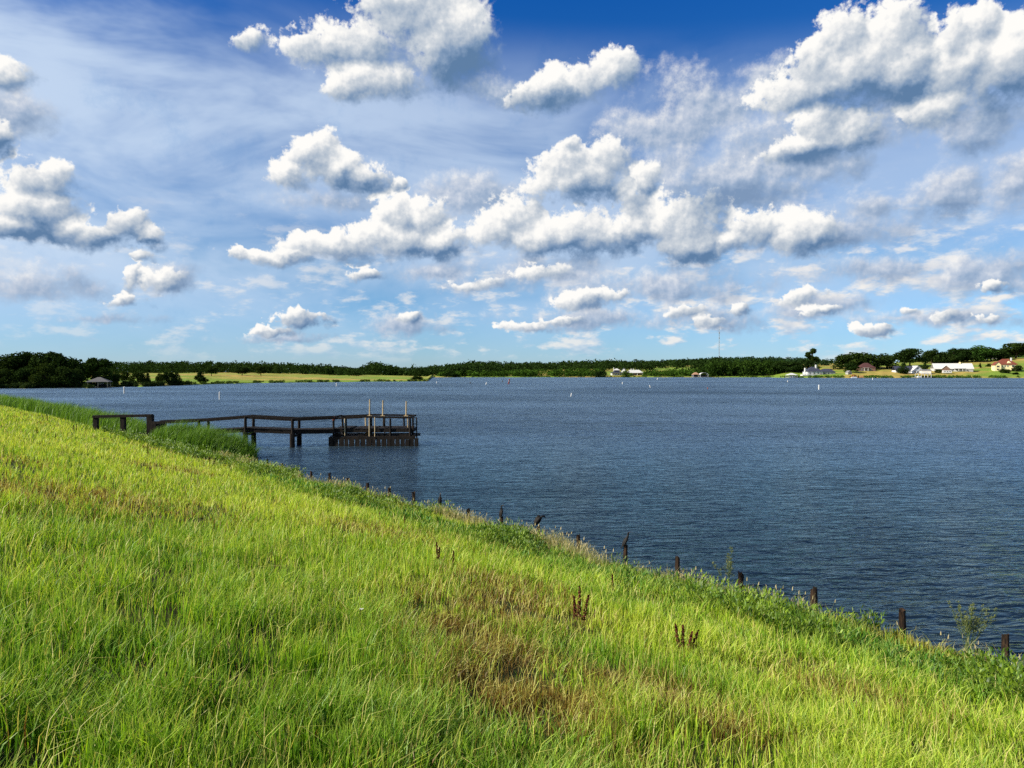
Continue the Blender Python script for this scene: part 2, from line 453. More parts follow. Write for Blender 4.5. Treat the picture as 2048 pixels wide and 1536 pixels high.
class MB:
    """collects simple solids into one mesh"""
    def __init__(s): s.v = []; s.f = []
    def add(s, vs, fs):
        k = len(s.v); s.v += [tuple(p) for p in vs]; s.f += [tuple(i + k for i in f) for f in fs]; return s
    def box(s, x0, x1, y0, y1, z0, z1):
        vs = [(x0, y0, z0), (x1, y0, z0), (x1, y1, z0), (x0, y1, z0), (x0, y0, z1), (x1, y0, z1), (x1, y1, z1), (x0, y1, z1)]
        return s.add(vs, [(3, 2, 1, 0), (4, 5, 6, 7), (0, 1, 5, 4), (1, 2, 6, 5), (2, 3, 7, 6), (3, 0, 4, 7)])
    def beam(s, a, b, wy, wz):
        """rectangular bar from a to b; wy = horizontal width, wz = depth"""
        a = Vector(a); b = Vector(b); d = (b - a).normalized()
        up = Vector((0, 0, 1)) if abs(d.z) < 0.95 else Vector((0, 1, 0))
        sx = d.cross(up).normalized() * wy * 0.5
        sz = sx.cross(d).normalized() * wz * 0.5
        vs = []
        for p in (a, b):
            vs += [p - sx - sz, p + sx - sz, p + sx + sz, p - sx + sz]
        return s.add(vs, [(3, 2, 1, 0), (4, 5, 6, 7), (0, 1, 5, 4), (1, 2, 6, 5), (2, 3, 7, 6), (3, 0, 4, 7)])
    def tube(s, pts, rad, n=8, cap=True):
        pts = [Vector(p) for p in pts]
        if not hasattr(rad, '__len__'): rad = [rad] * len(pts)
        k = len(s.v)
        for i, p in enumerate(pts):
            d = (pts[min(i + 1, len(pts) - 1)] - pts[max(i - 1, 0)]).normalized()
            up = Vector((0, 0, 1)) if abs(d.z) < 0.9 else Vector((0, 1, 0))
            a = d.cross(up).normalized(); b = a.cross(d)
            for j in range(n):
                t_ = 2 * PI * j / n
                s.v.append(tuple(p + (a * math.cos(t_) + b * math.sin(t_)) * rad[i]))
        for i in range(len(pts) - 1):
            for j in range(n):
                s.f.append((k + i * n + j, k + i * n + (j + 1) % n, k + (i + 1) * n + (j + 1) % n, k + (i + 1) * n + j))
        if cap:
            s.f.append(tuple(k + j for j in range(n))[::-1])
            s.f.append(tuple(k + (len(pts) - 1) * n + j for j in range(n)))
        return s
    def prism(s, prof, y0, y1):
        """profile in xz extruded along y"""
        n = len(prof)
        vs = [(x, y0, z) for x, z in prof] + [(x, y1, z) for x, z in prof]
        fs = [tuple(range(n)), tuple(range(2 * n - 1, n - 1, -1))]
        fs += [(i, i + n, (i + 1) % n + n, (i + 1) % n) for i in range(n)]
        return s.add(vs, fs)
    def mesh(s, name):
        me = bpy.data.meshes.new(name); me.from_pydata(s.v, [], s.f); me.update(); return me
    def build(s, name, mat, parent=None, loc=None, rz=None, smooth=False):
        me = s.mesh(name)
        if smooth:
            me.polygons.foreach_set('use_smooth', [True] * len(me.polygons))
        return link(name, me, mat, parent, loc, rz)

def npmesh(name, verts, quads=None, tris=None, tint=None):
    """fast mesh from arrays: verts (n,3), quads (m,4), tris (k,3), tint (n,3)"""
    me = bpy.data.meshes.new(name)
    verts = np.asarray(verts, np.float32)
    nq = 0 if quads is None else len(quads); nt = 0 if tris is None else len(tris)
    li = []; ls = []; st = 0
    if nq:
        li.append(np.asarray(quads, np.int32).ravel()); ls.append(np.arange(nq, dtype=np.int32) * 4); st = nq * 4
    if nt:
        li.append(np.asarray(tris, np.int32).ravel()); ls.append(st + np.arange(nt, dtype=np.int32) * 3)
    li = np.concatenate(li); ls = np.concatenate(ls)
    me.vertices.add(len(verts)); me.vertices.foreach_set('co', verts.ravel())
    me.loops.add(len(li)); me.loops.foreach_set('vertex_index', li)
    me.polygons.add(nq + nt); me.polygons.foreach_set('loop_start', ls)
    if tint is not None:
        at = me.attributes.new('tint', 'FLOAT_COLOR', 'POINT')
        c4 = np.ones((len(verts), 4), np.float32); c4[:, :3] = tint
        at.data.foreach_set('color', c4.ravel())
    me.update(calc_edges=True)
    return me

def hash2(ix, iy, seed):
    h = (ix * 374761393 + iy * 668265263 + seed * 2246822519) & 0xFFFFFFFF
    h = ((h ^ (h >> 13)) * 1274126177) & 0xFFFFFFFF
    return ((h ^ (h >> 16)) & 0xFFFFFF) / float(0xFFFFFF)

def vnoise(x, y, seed=0):
    ix = np.floor(x).astype(np.int64); iy = np.floor(y).astype(np.int64)
    fx = x - ix; fy = y - iy
    fx = fx * fx * (3 - 2 * fx); fy = fy * fy * (3 - 2 * fy)
    a = hash2(ix, iy, seed); b = hash2(ix + 1, iy, seed); c_ = hash2(ix, iy + 1, seed); d = hash2(ix + 1, iy + 1, seed)
    return (a * (1 - fx) + b * fx) * (1 - fy) + (c_ * (1 - fx) + d * fx) * fy

def fbm(x, y, octv=4, seed=0):
    x = np.asarray(x, float); y = np.asarray(y, float)
    s_ = 0; a = 0.5; tot = 0
    for k in range(octv):
        s_ = s_ + a * vnoise(x * 2 ** k + 17.3 * k, y * 2 ** k - 9.1 * k, seed + k); tot += a; a *= 0.5
    return s_ / tot

# ------------------------------------------------------------------ the near bank (the face of the dam)
# shoreline as a polyline; signed distance s is positive on the land side
PW = np.array([10.45, 14.9]); P0 = PW + np.array([-0.759, -0.651]) * 1.20; DV = np.array([-0.651, 0.759]); NV = np.array([-0.759, -0.651])
SHORE = np.array([P0 - DV * 160, P0, P0 + DV * 84, (-82.5, 117.0), (-160.0, 196.0), (-330.0, 365.0)])
def shore_s(x, y):
    x = np.asarray(x, float); y = np.asarray(y, float)
    best = np.full(x.shape, 1e9); sg = np.zeros(x.shape)
    for a, b in zip(SHORE[:-1], SHORE[1:]):
        d = b - a; L = np.hypot(*d); d = d / L
        t_ = np.clip((x - a[0]) * d[0] + (y - a[1]) * d[1], 0, L)
        qx = x - (a[0] + d[0] * t_); qy = y - (a[1] + d[1] * t_)
        r = np.hypot(qx, qy); side = qx * d[1] * -1 + qy * d[0]
        m_ = r < best - 1e-9
        best = np.where(m_, r, best); sg = np.where(m_, np.sign(side), sg)
    return best * sg

SLOPE = 0.241
def jit(x, y):
    """small bays and bulges of the water's edge"""
    x = np.asarray(x, float); y = np.asarray(y, float)
    return (fbm(x * 0.38, y * 0.38, 3, 66) - 0.5) * 1.5 + (fbm(x * 1.6, y * 1.6, 2, 67) - 0.5) * 0.35
def bank_z(x, y, s=None):
    if s is None: s = shore_s(x, y)
    s = s + jit(x, y) * np.clip(1.6 - np.abs(s) / 3.0, 0, 1)
    up = 0.10 + SLOPE * np.clip(s, 0, 20.0)
    z = np.where(s > 0, up, np.maximum(-2.5, 0.10 + s * 1.1))
    z = np.where(s > 25, np.maximum(0.8, 4.92 - (s - 25) * 0.30), z)
    z = np.maximum(z, -2.5)
    bump = (fbm(np.asarray(x) * 0.35, np.asarray(y) * 0.35, 3, 5) - 0.5) * 0.16 * np.clip(s / 2.0, 0, 1)
    return z + bump

def ray_ground(px, py):
    """where a line of sight through photo pixel (px, py) meets the bank"""
    u = (px - 1024.0) / F; v = (py - HZ) / F
    ys = np.concatenate([np.linspace(2, 40, 1200), np.linspace(40, 260, 1500)])
    dz_ = (EYE - v * ys) - bank_z(u * ys, ys)
    k = np.argmax(dz_ <= 0)
    return u * ys[k], ys[k], float(bank_z(np.array([u * ys[k]]), np.array([ys[k]]))[0])

# bank mesh: rows along the shore, columns across it
def build_bank():
    seg = []
    for a, b in zip(SHORE[:-1], SHORE[1:]):
        L = np.hypot(*(b - a)); n = max(2, int(L / 1.2))
        for k in range(n): seg.append(a + (b - a) * k / n)
    seg.append(SHORE[-1]); seg = np.array(seg)
    tg = np.gradient(seg, axis=0); tg /= np.linalg.norm(tg, axis=1)[:, None]
    nn = np.stack([-tg[:, 1], tg[:, 0]], 1)       # to the land side (left of travel)
    offs = np.concatenate([[-5, -2.4, -1.2, -0.5, -0.1, 0.1], np.arange(0.5, 26, 0.8), np.arange(27, 60, 4), [90, 200, 600, 2000, 6000]])
    X = seg[:, None, 0] + nn[:, None, 0] * offs; Y = seg[:, None, 1] + nn[:, None, 1] * offs
    Z = bank_z(X, Y, np.broadcast_to(offs, X.shape))
    n, m_ = X.shape
    idx = np.arange(n * m_).reshape(n, m_)
    q = np.stack([idx[:-1, :-1], idx[:-1, 1:], idx[1:, 1:], idx[1:, :-1]], -1).reshape(-1, 4)[:, ::-1]
    me = npmesh('ground', np.stack([X, Y, Z], -1).reshape(-1, 3), q)
    me.polygons.foreach_set('use_smooth', [True] * len(me.polygons))
    m2, t, o = newmat('bank_soil')
    co = t.n('ShaderNodeTexCoord').outputs['Object']
    c_ = t.mix(t.noise(co, 1.3, 6.0, 0.6), (0.020, 0.030, 0.008), (0.070, 0.075, 0.020))
    c_ = t.mix(t.sstep(t.noise(co, 5.0, 5.0, 0.6), 0.5, 0.7), c_, (0.055, 0.040, 0.018))
    sx, sy, sz = t.xyz(co)[:3]
    sd = t.m('ADD', t.m('MULTIPLY', t.m('SUBTRACT', sx, float(P0[0])), float(NV[0])), t.m('MULTIPLY', t.m('SUBTRACT', sy, float(P0[1])), float(NV[1])))
    turf = t.mix(t.noise(co, 0.6, 6.0, 0.6), (0.13, 0.20, 0.02), (0.30, 0.33, 0.06))
    c_ = t.mix(t.sstep(sd, 17.5, 20.5), c_, turf)          # mown turf on the crest and beyond
    principled(t, o, c_, 0.95, 0.05)
    o_ = link('ground', me, m2); tag(o_, 'grassy dam embankment sloping down to the lake', 'ground', None, 'structure')
build_bank()

# ------------------------------------------------------------------ water
def build_water():
    me = MB()
    me.add([(-7000, -300, 0), (7000, -300, 0), (7000, 9000, 0), (-7000, 9000, 0)], [(0, 1, 2, 3)])
    m_, t, o = newmat('lake_water')
    geo = t.n('ShaderNodeNewGeometry')
    P = geo.outputs['Position']
    ca, sa = math.cos(math.radians(7)), math.sin(math.radians(7))
    X, Y, Z = t.xyz(P)[:3]
    xr = t.m('ADD', t.m('MULTIPLY', X, ca), t.m('MULTIPLY', Y, sa))
    yr = t.m('SUBTRACT', t.m('MULTIPLY', Y, ca), t.m('MULTIPLY', X, sa))
    v1 = t.comb(t.m('MULTIPLY', xr, 0.75), t.m('MULTIPLY', yr, 2.1), 0.0)
    v2 = t.comb(t.m('MULTIPLY', xr, 0.28), t.m('MULTIPLY', yr, 0.75), 3.0)
    h1 = t.noise(v1, 1.25, 3.0, 0.55, 0.35, '2D')
    h2 = t.noise(v2, 1.0, 2.0, 0.5, 0.2, '2D')
    h = t.m('ADD', t.m('MULTIPLY', h1, 0.40), t.m('MULTIPLY', h2, 0.34))
    # wind streaks: the ripples are rougher in some stretches
    gust = t.noise(t.comb(t.m('MULTIPLY', X, 0.010), t.m('MULTIPLY', Y, 0.028), 0.0), 1.0, 4.0, 0.6, 0.3, '2D')
    nc = t.noise(v1, 0.16, 5.0, 0.80, 0.0, '2D', col=True)
    amp = t.lin(gust, 0.28, 0.72, 0.45, 1.45)
    dist = t.v('LENGTH', P)
    far = t.sstep(dist, 12.0, 95.0)
    slope = t.v('SUBTRACT', nc, (0.5, 0.5, 0.5))
    kf = t.m('MULTIPLY', amp, t.lin(far, 0, 1, 0.35, 1.0))
    kg = t.m('MULTIPLY', amp, t.lin(far, 0, 1, 0.35, 0.03))
    def tilt(k_):
        return t.v('NORMALIZE', t.v('ADD', t.v('MULTIPLY', slope, t.comb(t.m('MULTIPLY', k_, 1.0), t.m('MULTIPLY', k_, 1.75), 0.0)), (0, 0, 1)))
    def bump(nrm, d_):
        bp = t.n('ShaderNodeBump'); bp.inputs['Strength'].default_value = 1.0; bp.inputs['Distance'].default_value = d_
        t.put(bp.inputs['Height'], h); t.put(bp.inputs['Normal'], nrm)
        return bp.outputs[0]
    nF = bump(tilt(kf), 0.50); nG = bump(tilt(kg), 0.42)
    fr = t.n('ShaderNodeFresnel'); fr.inputs['IOR'].default_value = 1.333; t.put(fr.inputs['Normal'], nF)
    df = t.n('ShaderNodeBsdfDiffuse'); df.inputs[0].default_value = (0.006, 0.014, 0.023, 1)
    gl = t.n('ShaderNodeBsdfGlossy'); gl.inputs[0].default_value = (0.53, 0.74, 0.86, 1)
    t.put(gl.inputs['Roughness'], t.lin(far, 0, 1, 0.08, 0.46))
    t.put(gl.inputs['Normal'], nG)
    mx = t.n('ShaderNodeMixShader'); t.put(mx.inputs[0], t.m('MULTIPLY', fr.outputs[0], t.lin(gust, 0.30, 0.70, 1.22, 0.74))); t.put(mx.inputs[1], df.outputs[0]); t.put(mx.inputs[2], gl.outputs[0])
    t.put(o.inputs[0], mx.outputs[0])
    o_ = me.build('lake_water', m_); tag(o_, 'wind rippled dark blue lake water', 'lake', None, 'structure')
build_water()

# ------------------------------------------------------------------ the far shores
# photo column, distance of the water's edge, rise of the land, length of the rise
FS = np.array([(-1400, 150, 4, 200), (-500, 205, 4, 220), (-60, 245, 4, 250), (0, 258, 4, 250), (180, 268, 4.2, 260), (300, 295, 4.4, 260), (400, 340, 4.7, 270),
 (500, 378, 4.7, 280), (600, 405, 3.8, 260), (700, 430, 2.2, 200), (800, 447, 1.2, 120), (856, 458, 0.5, 60), (866, 800, 3, 300), (1000, 812, 7, 400),
 (1200, 812, 11, 400), (1400, 806, 20, 600), (1540, 785, 22, 500), (1580, 738, 17, 260), (1700, 715, 17, 225), (1850, 708, 18.5, 220),
 (1950, 705, 21, 230), (2048, 700, 25, 240), (2400, 650, 25, 240), (3600, 500, 20, 240)], float)
def fs(x, k):
    return np.interp(x, FS[:, 0], FS[:, k])
def wig(x):
    return (fbm(np.asarray(x) / 26.0, np.asarray(x) * 0.0, 4, 31) - 0.5) * 14.0
def far_z(x, Y):
    """height of the far land at photo column x, distance Y"""
    t_ = np.asarray(Y, float) - fs(x, 1) - wig(x)
    k = np.clip(t_ / fs(x, 3), 0, 1)
    z = 0.45 * np.clip(t_ / 1.5, 0, 1) + fs(x, 2) * k * (1.5 - 0.5 * k * k)
    z = z + (fbm(np.asarray(x) / 40.0, np.asarray(Y) / 60.0, 3, 3) - 0.5) * 1.2 * np.clip(t_ / 60, 0, 1)
    return np.where(t_ < 0, np.maximum(-3.0, t_ * 0.4), z)
def fp(x, Y, sink=0.0):
    """point on the far land"""
    return ((x - 1024.0) / F * Y, Y, float(far_z(x, Y)) - sink)
def px_m(Y): return Y / F

def build_far():
    xs = np.unique(np.concatenate([np.arange(-1400, -60, 40), np.arange(-60, 2120, 4), np.arange(2120, 3600, 40), FS[:, 0]]))
    ts = np.concatenate([[-16, -6, -2, 0, 0.8, 1.6, 4, 8], np.arange(14, 60, 7), np.arange(62, 300, 14), [330, 380, 460, 600, 900, 1500, 3000, 7000]])
    Y = (fs(xs, 1) + wig(xs))[:, None] + ts
    X = (xs[:, None] - 1024.0) / F * Y
    Z = far_z(np.broadcast_to(xs[:, None], Y.shape), Y)
    n, m_ = X.shape
    idx = np.arange(n * m_).reshape(n, m_)
    q = np.stack([idx[:-1, :-1], idx[1:, :-1], idx[1:, 1:], idx[:-1, 1:]], -1).reshape(-1, 4)
    me = npmesh('far_land', np.stack([X, Y, Z], -1).reshape(-1, 3), q)
    me.polygons.foreach_set('use_smooth', [True] * len(me.polygons))
    mt, t, o = newmat('far_fields')
    P = t.n('ShaderNodeNewGeometry').outputs['Position']
    xx, yy, zz = t.xyz(P)[:3]
    n1 = t.noise(t.comb(t.m('MULTIPLY', xx, 0.006), t.m('MULTIPLY', yy, 0.020), 0.0), 1.0, 5.0, 0.55, 0.3)
    n2 = t.noise(P, 0.12, 5.0, 0.6)
    c_ = t.mix(t.sstep(n1, 0.44, 0.58), (0.17, 0.25, 0.035), (0.38, 0.27, 0.075))
    c_ = t.mix(t.m('MULTIPLY', t.sstep(n2, 0.40, 0.65), 0.5), c_, (0.12, 0.19, 0.03))
    principled(t, o, c_, 0.95, 0.05)
    o_ = link('far_land', me, mt); tag(o_, 'fields and low hills around the far shore', 'land', None, 'structure')
build_far()

# ------------------------------------------------------------------ grass
def blades(px, py, pz, h, wd, ang, lean, leandir, col, tipcol=None):
    """curved three-sided blades as one array mesh"""
    n = len(px)
    ca = np.cos(ang); sa = np.sin(ang)
    lx = np.cos(leandir) * lean * h; ly = np.sin(leandir) * lean * h
    V = np.empty((n, 5, 3), np.float32)
    V[:, 0] = np.stack([px - ca * wd / 2, py - sa * wd / 2, pz], 1)
    V[:, 1] = np.stack([px + ca * wd / 2, py + sa * wd / 2, pz], 1)
    mx = px + lx * 0.28; my = py + ly * 0.28; mz = pz + h * 0.58
    V[:, 2] = np.stack([mx + ca * wd * 0.42, my + sa * wd * 0.42, mz], 1)
    V[:, 3] = np.stack([mx - ca * wd * 0.42, my - sa * wd * 0.42, mz], 1)
    V[:, 4] = np.stack([px + lx, py + ly, pz + h * np.sqrt(np.clip(1 - 0.55 * lean ** 2, 0.15, 1))], 1)
    b = np.arange(n)[:, None] * 5
    q = b + np.array([0, 1, 2, 3]); t_ = b + np.array([3, 2, 4])
    C = np.repeat(col[:, None, :], 5, 1)
    if tipcol is not None:
        C[:, 4] = tipcol
    return V.reshape(-1, 3), q, t_, C.reshape(-1, 3)

def mixc(a, b, f):
    return a * (1 - f[:, None]) + b * f[:, None]
G_DEEP = np.array([0.105, 0.255, 0.009]); G_MID = np.array([0.235, 0.425, 0.013]); G_YEL = np.array([0.480, 0.590, 0.045])
G_STRAW = np.array([0.60, 0.50, 0.17]); G_BROWN = np.array([0.20, 0.088, 0.026]); G_WEED = np.array([0.045, 0.145, 0.008]); G_RUST = np.array([0.36, 0.17, 0.030])

# brown, dry places in the sward: (photo column, row, radius m, strength)
DRY = [ray_ground(x, y)[:2] + (r, k) for x, y, r, k in [(985, 1225, 0.75, 1.2), (935, 1280, 0.5, 1.0), (1040, 1330, 0.45, 0.85), (1010, 1390, 0.36, 1.0), (1100, 1420, 0.36, 0.9), (1250, 1375, 0.3, 0.8),
      (1290, 1400, 0.5, 0.55), (760, 1070, 1.0, 0.5), (170, 1000, 1.6, 0.55), (640, 960, 1.3, 0.45), (500, 945, 1.5, 0.5), (1450, 1475, 0.35, 0.6), (1700, 1400, 0.6, 0.5), (260, 860, 2.5, 0.35)]]
GREEN = [ray_ground(x, y)[:2] + (r, k) for x, y, r, k in [(330, 1330, 1.6, 1.0), (110, 1300, 1.4, 1.0), (600, 1440, 1.2, 1.0), (440, 1120, 2.0, 0.7), (700, 1300, 1.0, 0.8), (880, 1500, .9, .8), (1180, 1330, 0.5, 1.2), (1330, 1360, 0.5, 1.1), (1120, 1290, 0.4, 1.0), (230, 1470, 1.5, 1.0)]]
PALE = [ray_ground(x, y)[:2] + (r, k) for x, y, r, k in [(300, 930, 4.0, 0.9), (120, 900, 4.0, 0.8), (700, 1010, 2.5, 0.7), (1220, 1260, 1.3, 0.9), (1400, 1330, 1.0, 0.8), (1700, 1480, 1.2, 0.8), (520, 1020, 2.5, 0.6), (1560, 1400, 1.0, .7)]]
def spots(x, y, lst):
    s_ = np.zeros(len(x))
    for cx, cy, r, k in lst:
        s_ = np.maximum(s_, k * np.exp(-((x - cx) ** 2 + (y - cy) ** 2) / (2 * r * r)))
    return s_

def build_grass():
    N = 800000
    e = 0.22
    r0, r1 = 2.6, 175.0
    r = (r0 ** e + RNG.random(N) * (r1 ** e - r0 ** e)) ** (1 / e)
    az = np.radians(-44 + RNG.random(N) * 90)
    x = r * np.sin(az); y = r * np.cos(az)
    s = shore_s(x, y)
    clump = fbm(x * 1.7, y * 1.7, 3, 14)
    keep = (s + jit(x, y) > 0.02) & (s < 24) & (RNG.random(N) < np.clip(0.40 + (clump - 0.38) * 6.0, 0.16, 1.0))
    x, y, s, r = x[keep], y[keep], s[keep], r[keep]
    n = len(x)
    z = bank_z(x, y, s) - 0.015
    rnd = RNG.random((n, 8))
    patch = fbm(x * 0.45, y * 0.45, 4, 11)
    tuft = fbm(x * 2.6, y * 2.6, 3, 12)
    h = (0.12 + 0.22 * rnd[:, 0] ** 1.6) * (0.65 + 0.7 * patch) * (0.45 + 1.1 * tuft)
    dry = spots(x, y, DRY); grn = spots(x, y, GREEN); pal = spots(x, y, PALE)
    dry = np.clip(dry * np.clip(2.6 * fbm(x * 3.2, y * 3.2, 3, 23) - 0.15, 0, 1.7) + np.clip((fbm(x * 0.3, y * 0.3, 4, 21) - 0.60) * 3.0, 0, 0.6) * (1 - grn), 0, 1)
    h *= 1 - 0.40 * np.clip(dry, 0, 1)
    wd = (0.0062 + 0.0070 * rnd[:, 1] ** 2) * np.maximum(1.0, (r / 8.0) ** 0.75)
    ld = 0.55 + 1.6 * (fbm(x * 0.5, y * 0.5, 3, 41) - 0.5) * 4 + (rnd[:, 2] - 0.5) * 5.2
    ln = np.clip(0.12 + 0.62 * rnd[:, 3] ** 1.4 + 0.7 * (fbm(x * 1.1, y * 1.1, 3, 42) - 0.5), 0.04, 1.15)
    # colour: deep green below, yellower where drier
    f = np.clip(0.5 + 1.7 * (patch - 0.5) * 0.5 + 0.42 * pal - 0.36 * grn + 1.0 * (rnd[:, 4] - 0.5) + 0.25 * np.clip((r - 8) / 30, 0, 1), 0, 1)
    col = mixc(mixc(np.tile(G_DEEP, (n, 1)), G_MID, np.clip(f * 2, 0, 1)), G_YEL, np.clip(f * 2 - 1, 0, 1))
    st = (rnd[:, 5] < 0.05 + 0.11 * f + 0.16 * dry).astype(float)
    col = mixc(col, G_STRAW, st * (0.55 + 0.4 * rnd[:, 6]))
    br = (rnd[:, 7] < 0.01 + 1.15 * dry).astype(float) * (1 - st)
    col = mixc(col, G_BROWN, br * 0.9)
    # weedy fringe by the water
    fr = np.clip(1.25 - s / (2.6 + 3.4 * fbm(x * 0.3, y * 0.3, 3, 76)), 0, 1) * (fbm(x * 0.5, y * 0.5, 3, 77) > 0.36)
    wk = np.clip(fr * 2.0, 0, 1) * (rnd[:, 4] < 0.85)
    col = mixc(col, G_WEED * (0.8 + 0.9 * rnd[:, 6:7]), wk)
    ru = (np.clip(1 - s / 1.4, 0, 1) * (fbm(x * 0.4, y * 0.4, 3, 78) > 0.55) * (rnd[:, 2] < 0.7)).astype(float)
    col = mixc(col, G_RUST, ru * 0.8)
    h *= 1 + 0.15 * fr - 0.35 * np.clip(1 - s / 0.8, 0, 1)
    wd *= 1 + 0.7 * wk
    tip = mixc(np.clip(col * 1.2, 0, 0.8), np.array([0.54, 0.58, 0.12]), 0.20 + 0.45 * rnd[:, 0])
    V, q, t_, C = blades(x, y, z, h, wd, rnd[:, 6] * PI * 2, ln, ld, col, tip)
    o = link('grass', npmesh('grass', V, q, t_, C), M_GRASS)
    tag(o, 'long yellow green grass covering the embankment', 'grass', None, 'stuff')
    print('grass blades', n)

    # tall thin flowering stalks above the sward
    N = 11000
    r = (3.0 ** 0.5 + RNG.random(N) * (70 ** 0.5 - 3.0 ** 0.5)) ** 2
    az = np.radians(-44 + RNG.random(N) * 90)
    x = r * np.sin(az); y = r * np.cos(az); s = shore_s(x, y)
    keep = (s + jit(x, y) > 0.0) & (s < 24); x, y, s, r = x[keep], y[keep], s[keep], r[keep]; n = len(x)
    rnd = RNG.random((n, 6))
    col = mixc(np.tile(G_YEL, (n, 1)), G_STRAW, rnd[:, 0])
    V, q, t_, C = blades(x, y, bank_z(x, y, s), 0.22 + 0.20 * rnd[:, 1], (0.0040 + 0.0022 * rnd[:, 5]) * np.maximum(1, (r / 6) ** 0.85), rnd[:, 2] * PI * 2, 0.25 + 0.9 * rnd[:, 3], rnd[:, 4] * 3.2 - 0.9, col)
    o = link('grass_stalks', npmesh('grass_stalks', V, q, t_, C), M_GRASS)
    tag(o, 'thin straw coloured flowering stalks standing above the grass', 'grass', None, 'stuff')

    # foxtail heads and pale dead blades fringing the water's edge
    N = 22000
    tt = -14 + RNG.random(N) ** 1.9 * 80
    ss = RNG.random(N) * 0.9
    p = P0 + DV * tt[:, None] + NV * (ss - 0.15)[:, None]
    p = p - NV * jit(p[:, 0], p[:, 1])[:, None]
    x, y = p[:, 0], p[:, 1]; s = shore_s(x, y)
    cl = fbm(tt * 0.6, tt * 0 + 3.0, 3, 91)
    keep = RNG.random(N) < np.clip((cl - 0.36) * 4.0, 0.08, 1); x, y, s = x[keep], y[keep], s[keep]; n = len(x)
    rnd = RNG.random((n, 6)); r = np.hypot(x, y)
    col = mixc(np.tile(np.array([0.52, 0.44, 0.22]), (n, 1)), np.array([0.20, 0.24, 0.05]), rnd[:, 0] * 0.9)
    V, q, t_, C = blades(x, y, bank_z(x, y, s), 0.24 + 0.38 * rnd[:, 1], (0.007 + 0.005 * rnd[:, 5]) * np.maximum(1, (r / 14) ** 0.8), rnd[:, 2] * PI * 2, 0.1 + 0.8 * rnd[:, 3], rnd[:, 4] * 6.28, col)
    # seed heads: short fat spindles at some tips
    k = np.where(rnd[:, 3] < 0.42)[0][:1400]
    tips = V.reshape(-1, 5, 3)[k, 4]
    hx, hy, hz = tips.T
    V2, q2, t2, C2 = blades(hx, hy, hz - 0.05, 0.08 + 0.04 * rnd[k, 2], 0.018 * np.maximum(1, (r[k] / 14) ** 0.7), rnd[k, 1] * 6.28, 0.2 + 0.2 * rnd[k, 3], rnd[k, 4] * 6.28, np.tile(np.array([0.60, 0.50, 0.26]), (len(k), 1)))
    o = link('waterside_foxtails', npmesh('waterside_foxtails', np.concatenate([V, V2]), np.concatenate([q, q2 + len(V)]), np.concatenate([t_, t2 + len(V)]), np.concatenate([C, C2])), M_GRASS)
    tag(o, 'pale foxtail heads and dead blades fringing the water beside the posts', 'grass', None, 'stuff')

    # broad-leaved weeds in the fringe: each a bunch of leaves round a short stem
    NP = 8200
    tt = -14 + RNG.random(NP) ** 1.3 * 80
    ss = 0.05 + RNG.random(NP) ** 1.2 * 4.6
    p = P0 + DV * tt[:, None] + NV * ss[:, None]
    p = p - NV * (jit(p[:, 0], p[:, 1]) * np.clip(1.3 - ss / 2.5, 0, 1))[:, None]; ss = shore_s(p[:, 0], p[:, 1])
    cl = fbm(p[:, 0] * 0.42, p[:, 1] * 0.42, 3, 95) - 0.10 * ss / 4.0
    kp = RNG.random(NP) < np.clip((cl - 0.40) * 6.0, 0.0, 1)
    p, ss, cl = p[kp], ss[kp], cl[kp]
    ph = (0.16 + 0.42 * RNG.random(len(p)) ** 1.5) * np.clip(0.6 + (cl - 0.4) * 3, 0.6, 1.3)
    per = 34
    k = np.repeat(np.arange(len(p)), per); n = len(k)
    rr = RNG.random(n) ** 0.6 * ph[k] * 0.55; aa = RNG.random(n) * 6.28
    x = p[k, 0] + np.cos(aa) * rr; y = p[k, 1] + np.sin(aa) * rr
    rnd = RNG.random((n, 6)); r = np.hypot(x, y)
    hz = bank_z(p[:, 0], p[:, 1], ss)[k] + ph[k] * (0.15 + 0.85 * rnd[:, 2]) - rr * 0.5
    base_c = mixc(np.tile(np.array([0.055, 0.130, 0.008]), (len(p), 1)), np.array([0.230, 0.330, 0.020]), RNG.random(len(p)) ** 1.6)
    col = base_c[k] * (0.65 + 0.8 * rnd[:, 0:1])
    V, q, t_, C = blades(x, y, hz, 0.06 + 0.08 * rnd[:, 1], (0.016 + 0.020 * rnd[:, 5]) * np.maximum(1, (r / 20) ** 0.5), rnd[:, 2] * 6.28, 0.5 + 0.6 * rnd[:, 3], aa + rnd[:, 4] - .5, col)
    o = link('waterside_weeds', npmesh('waterside_weeds', V, q, t_, C), M_GRASS)
    tag(o, 'dark green leafy weeds along the water\'s edge', 'weeds', None, 'stuff')
build_grass()

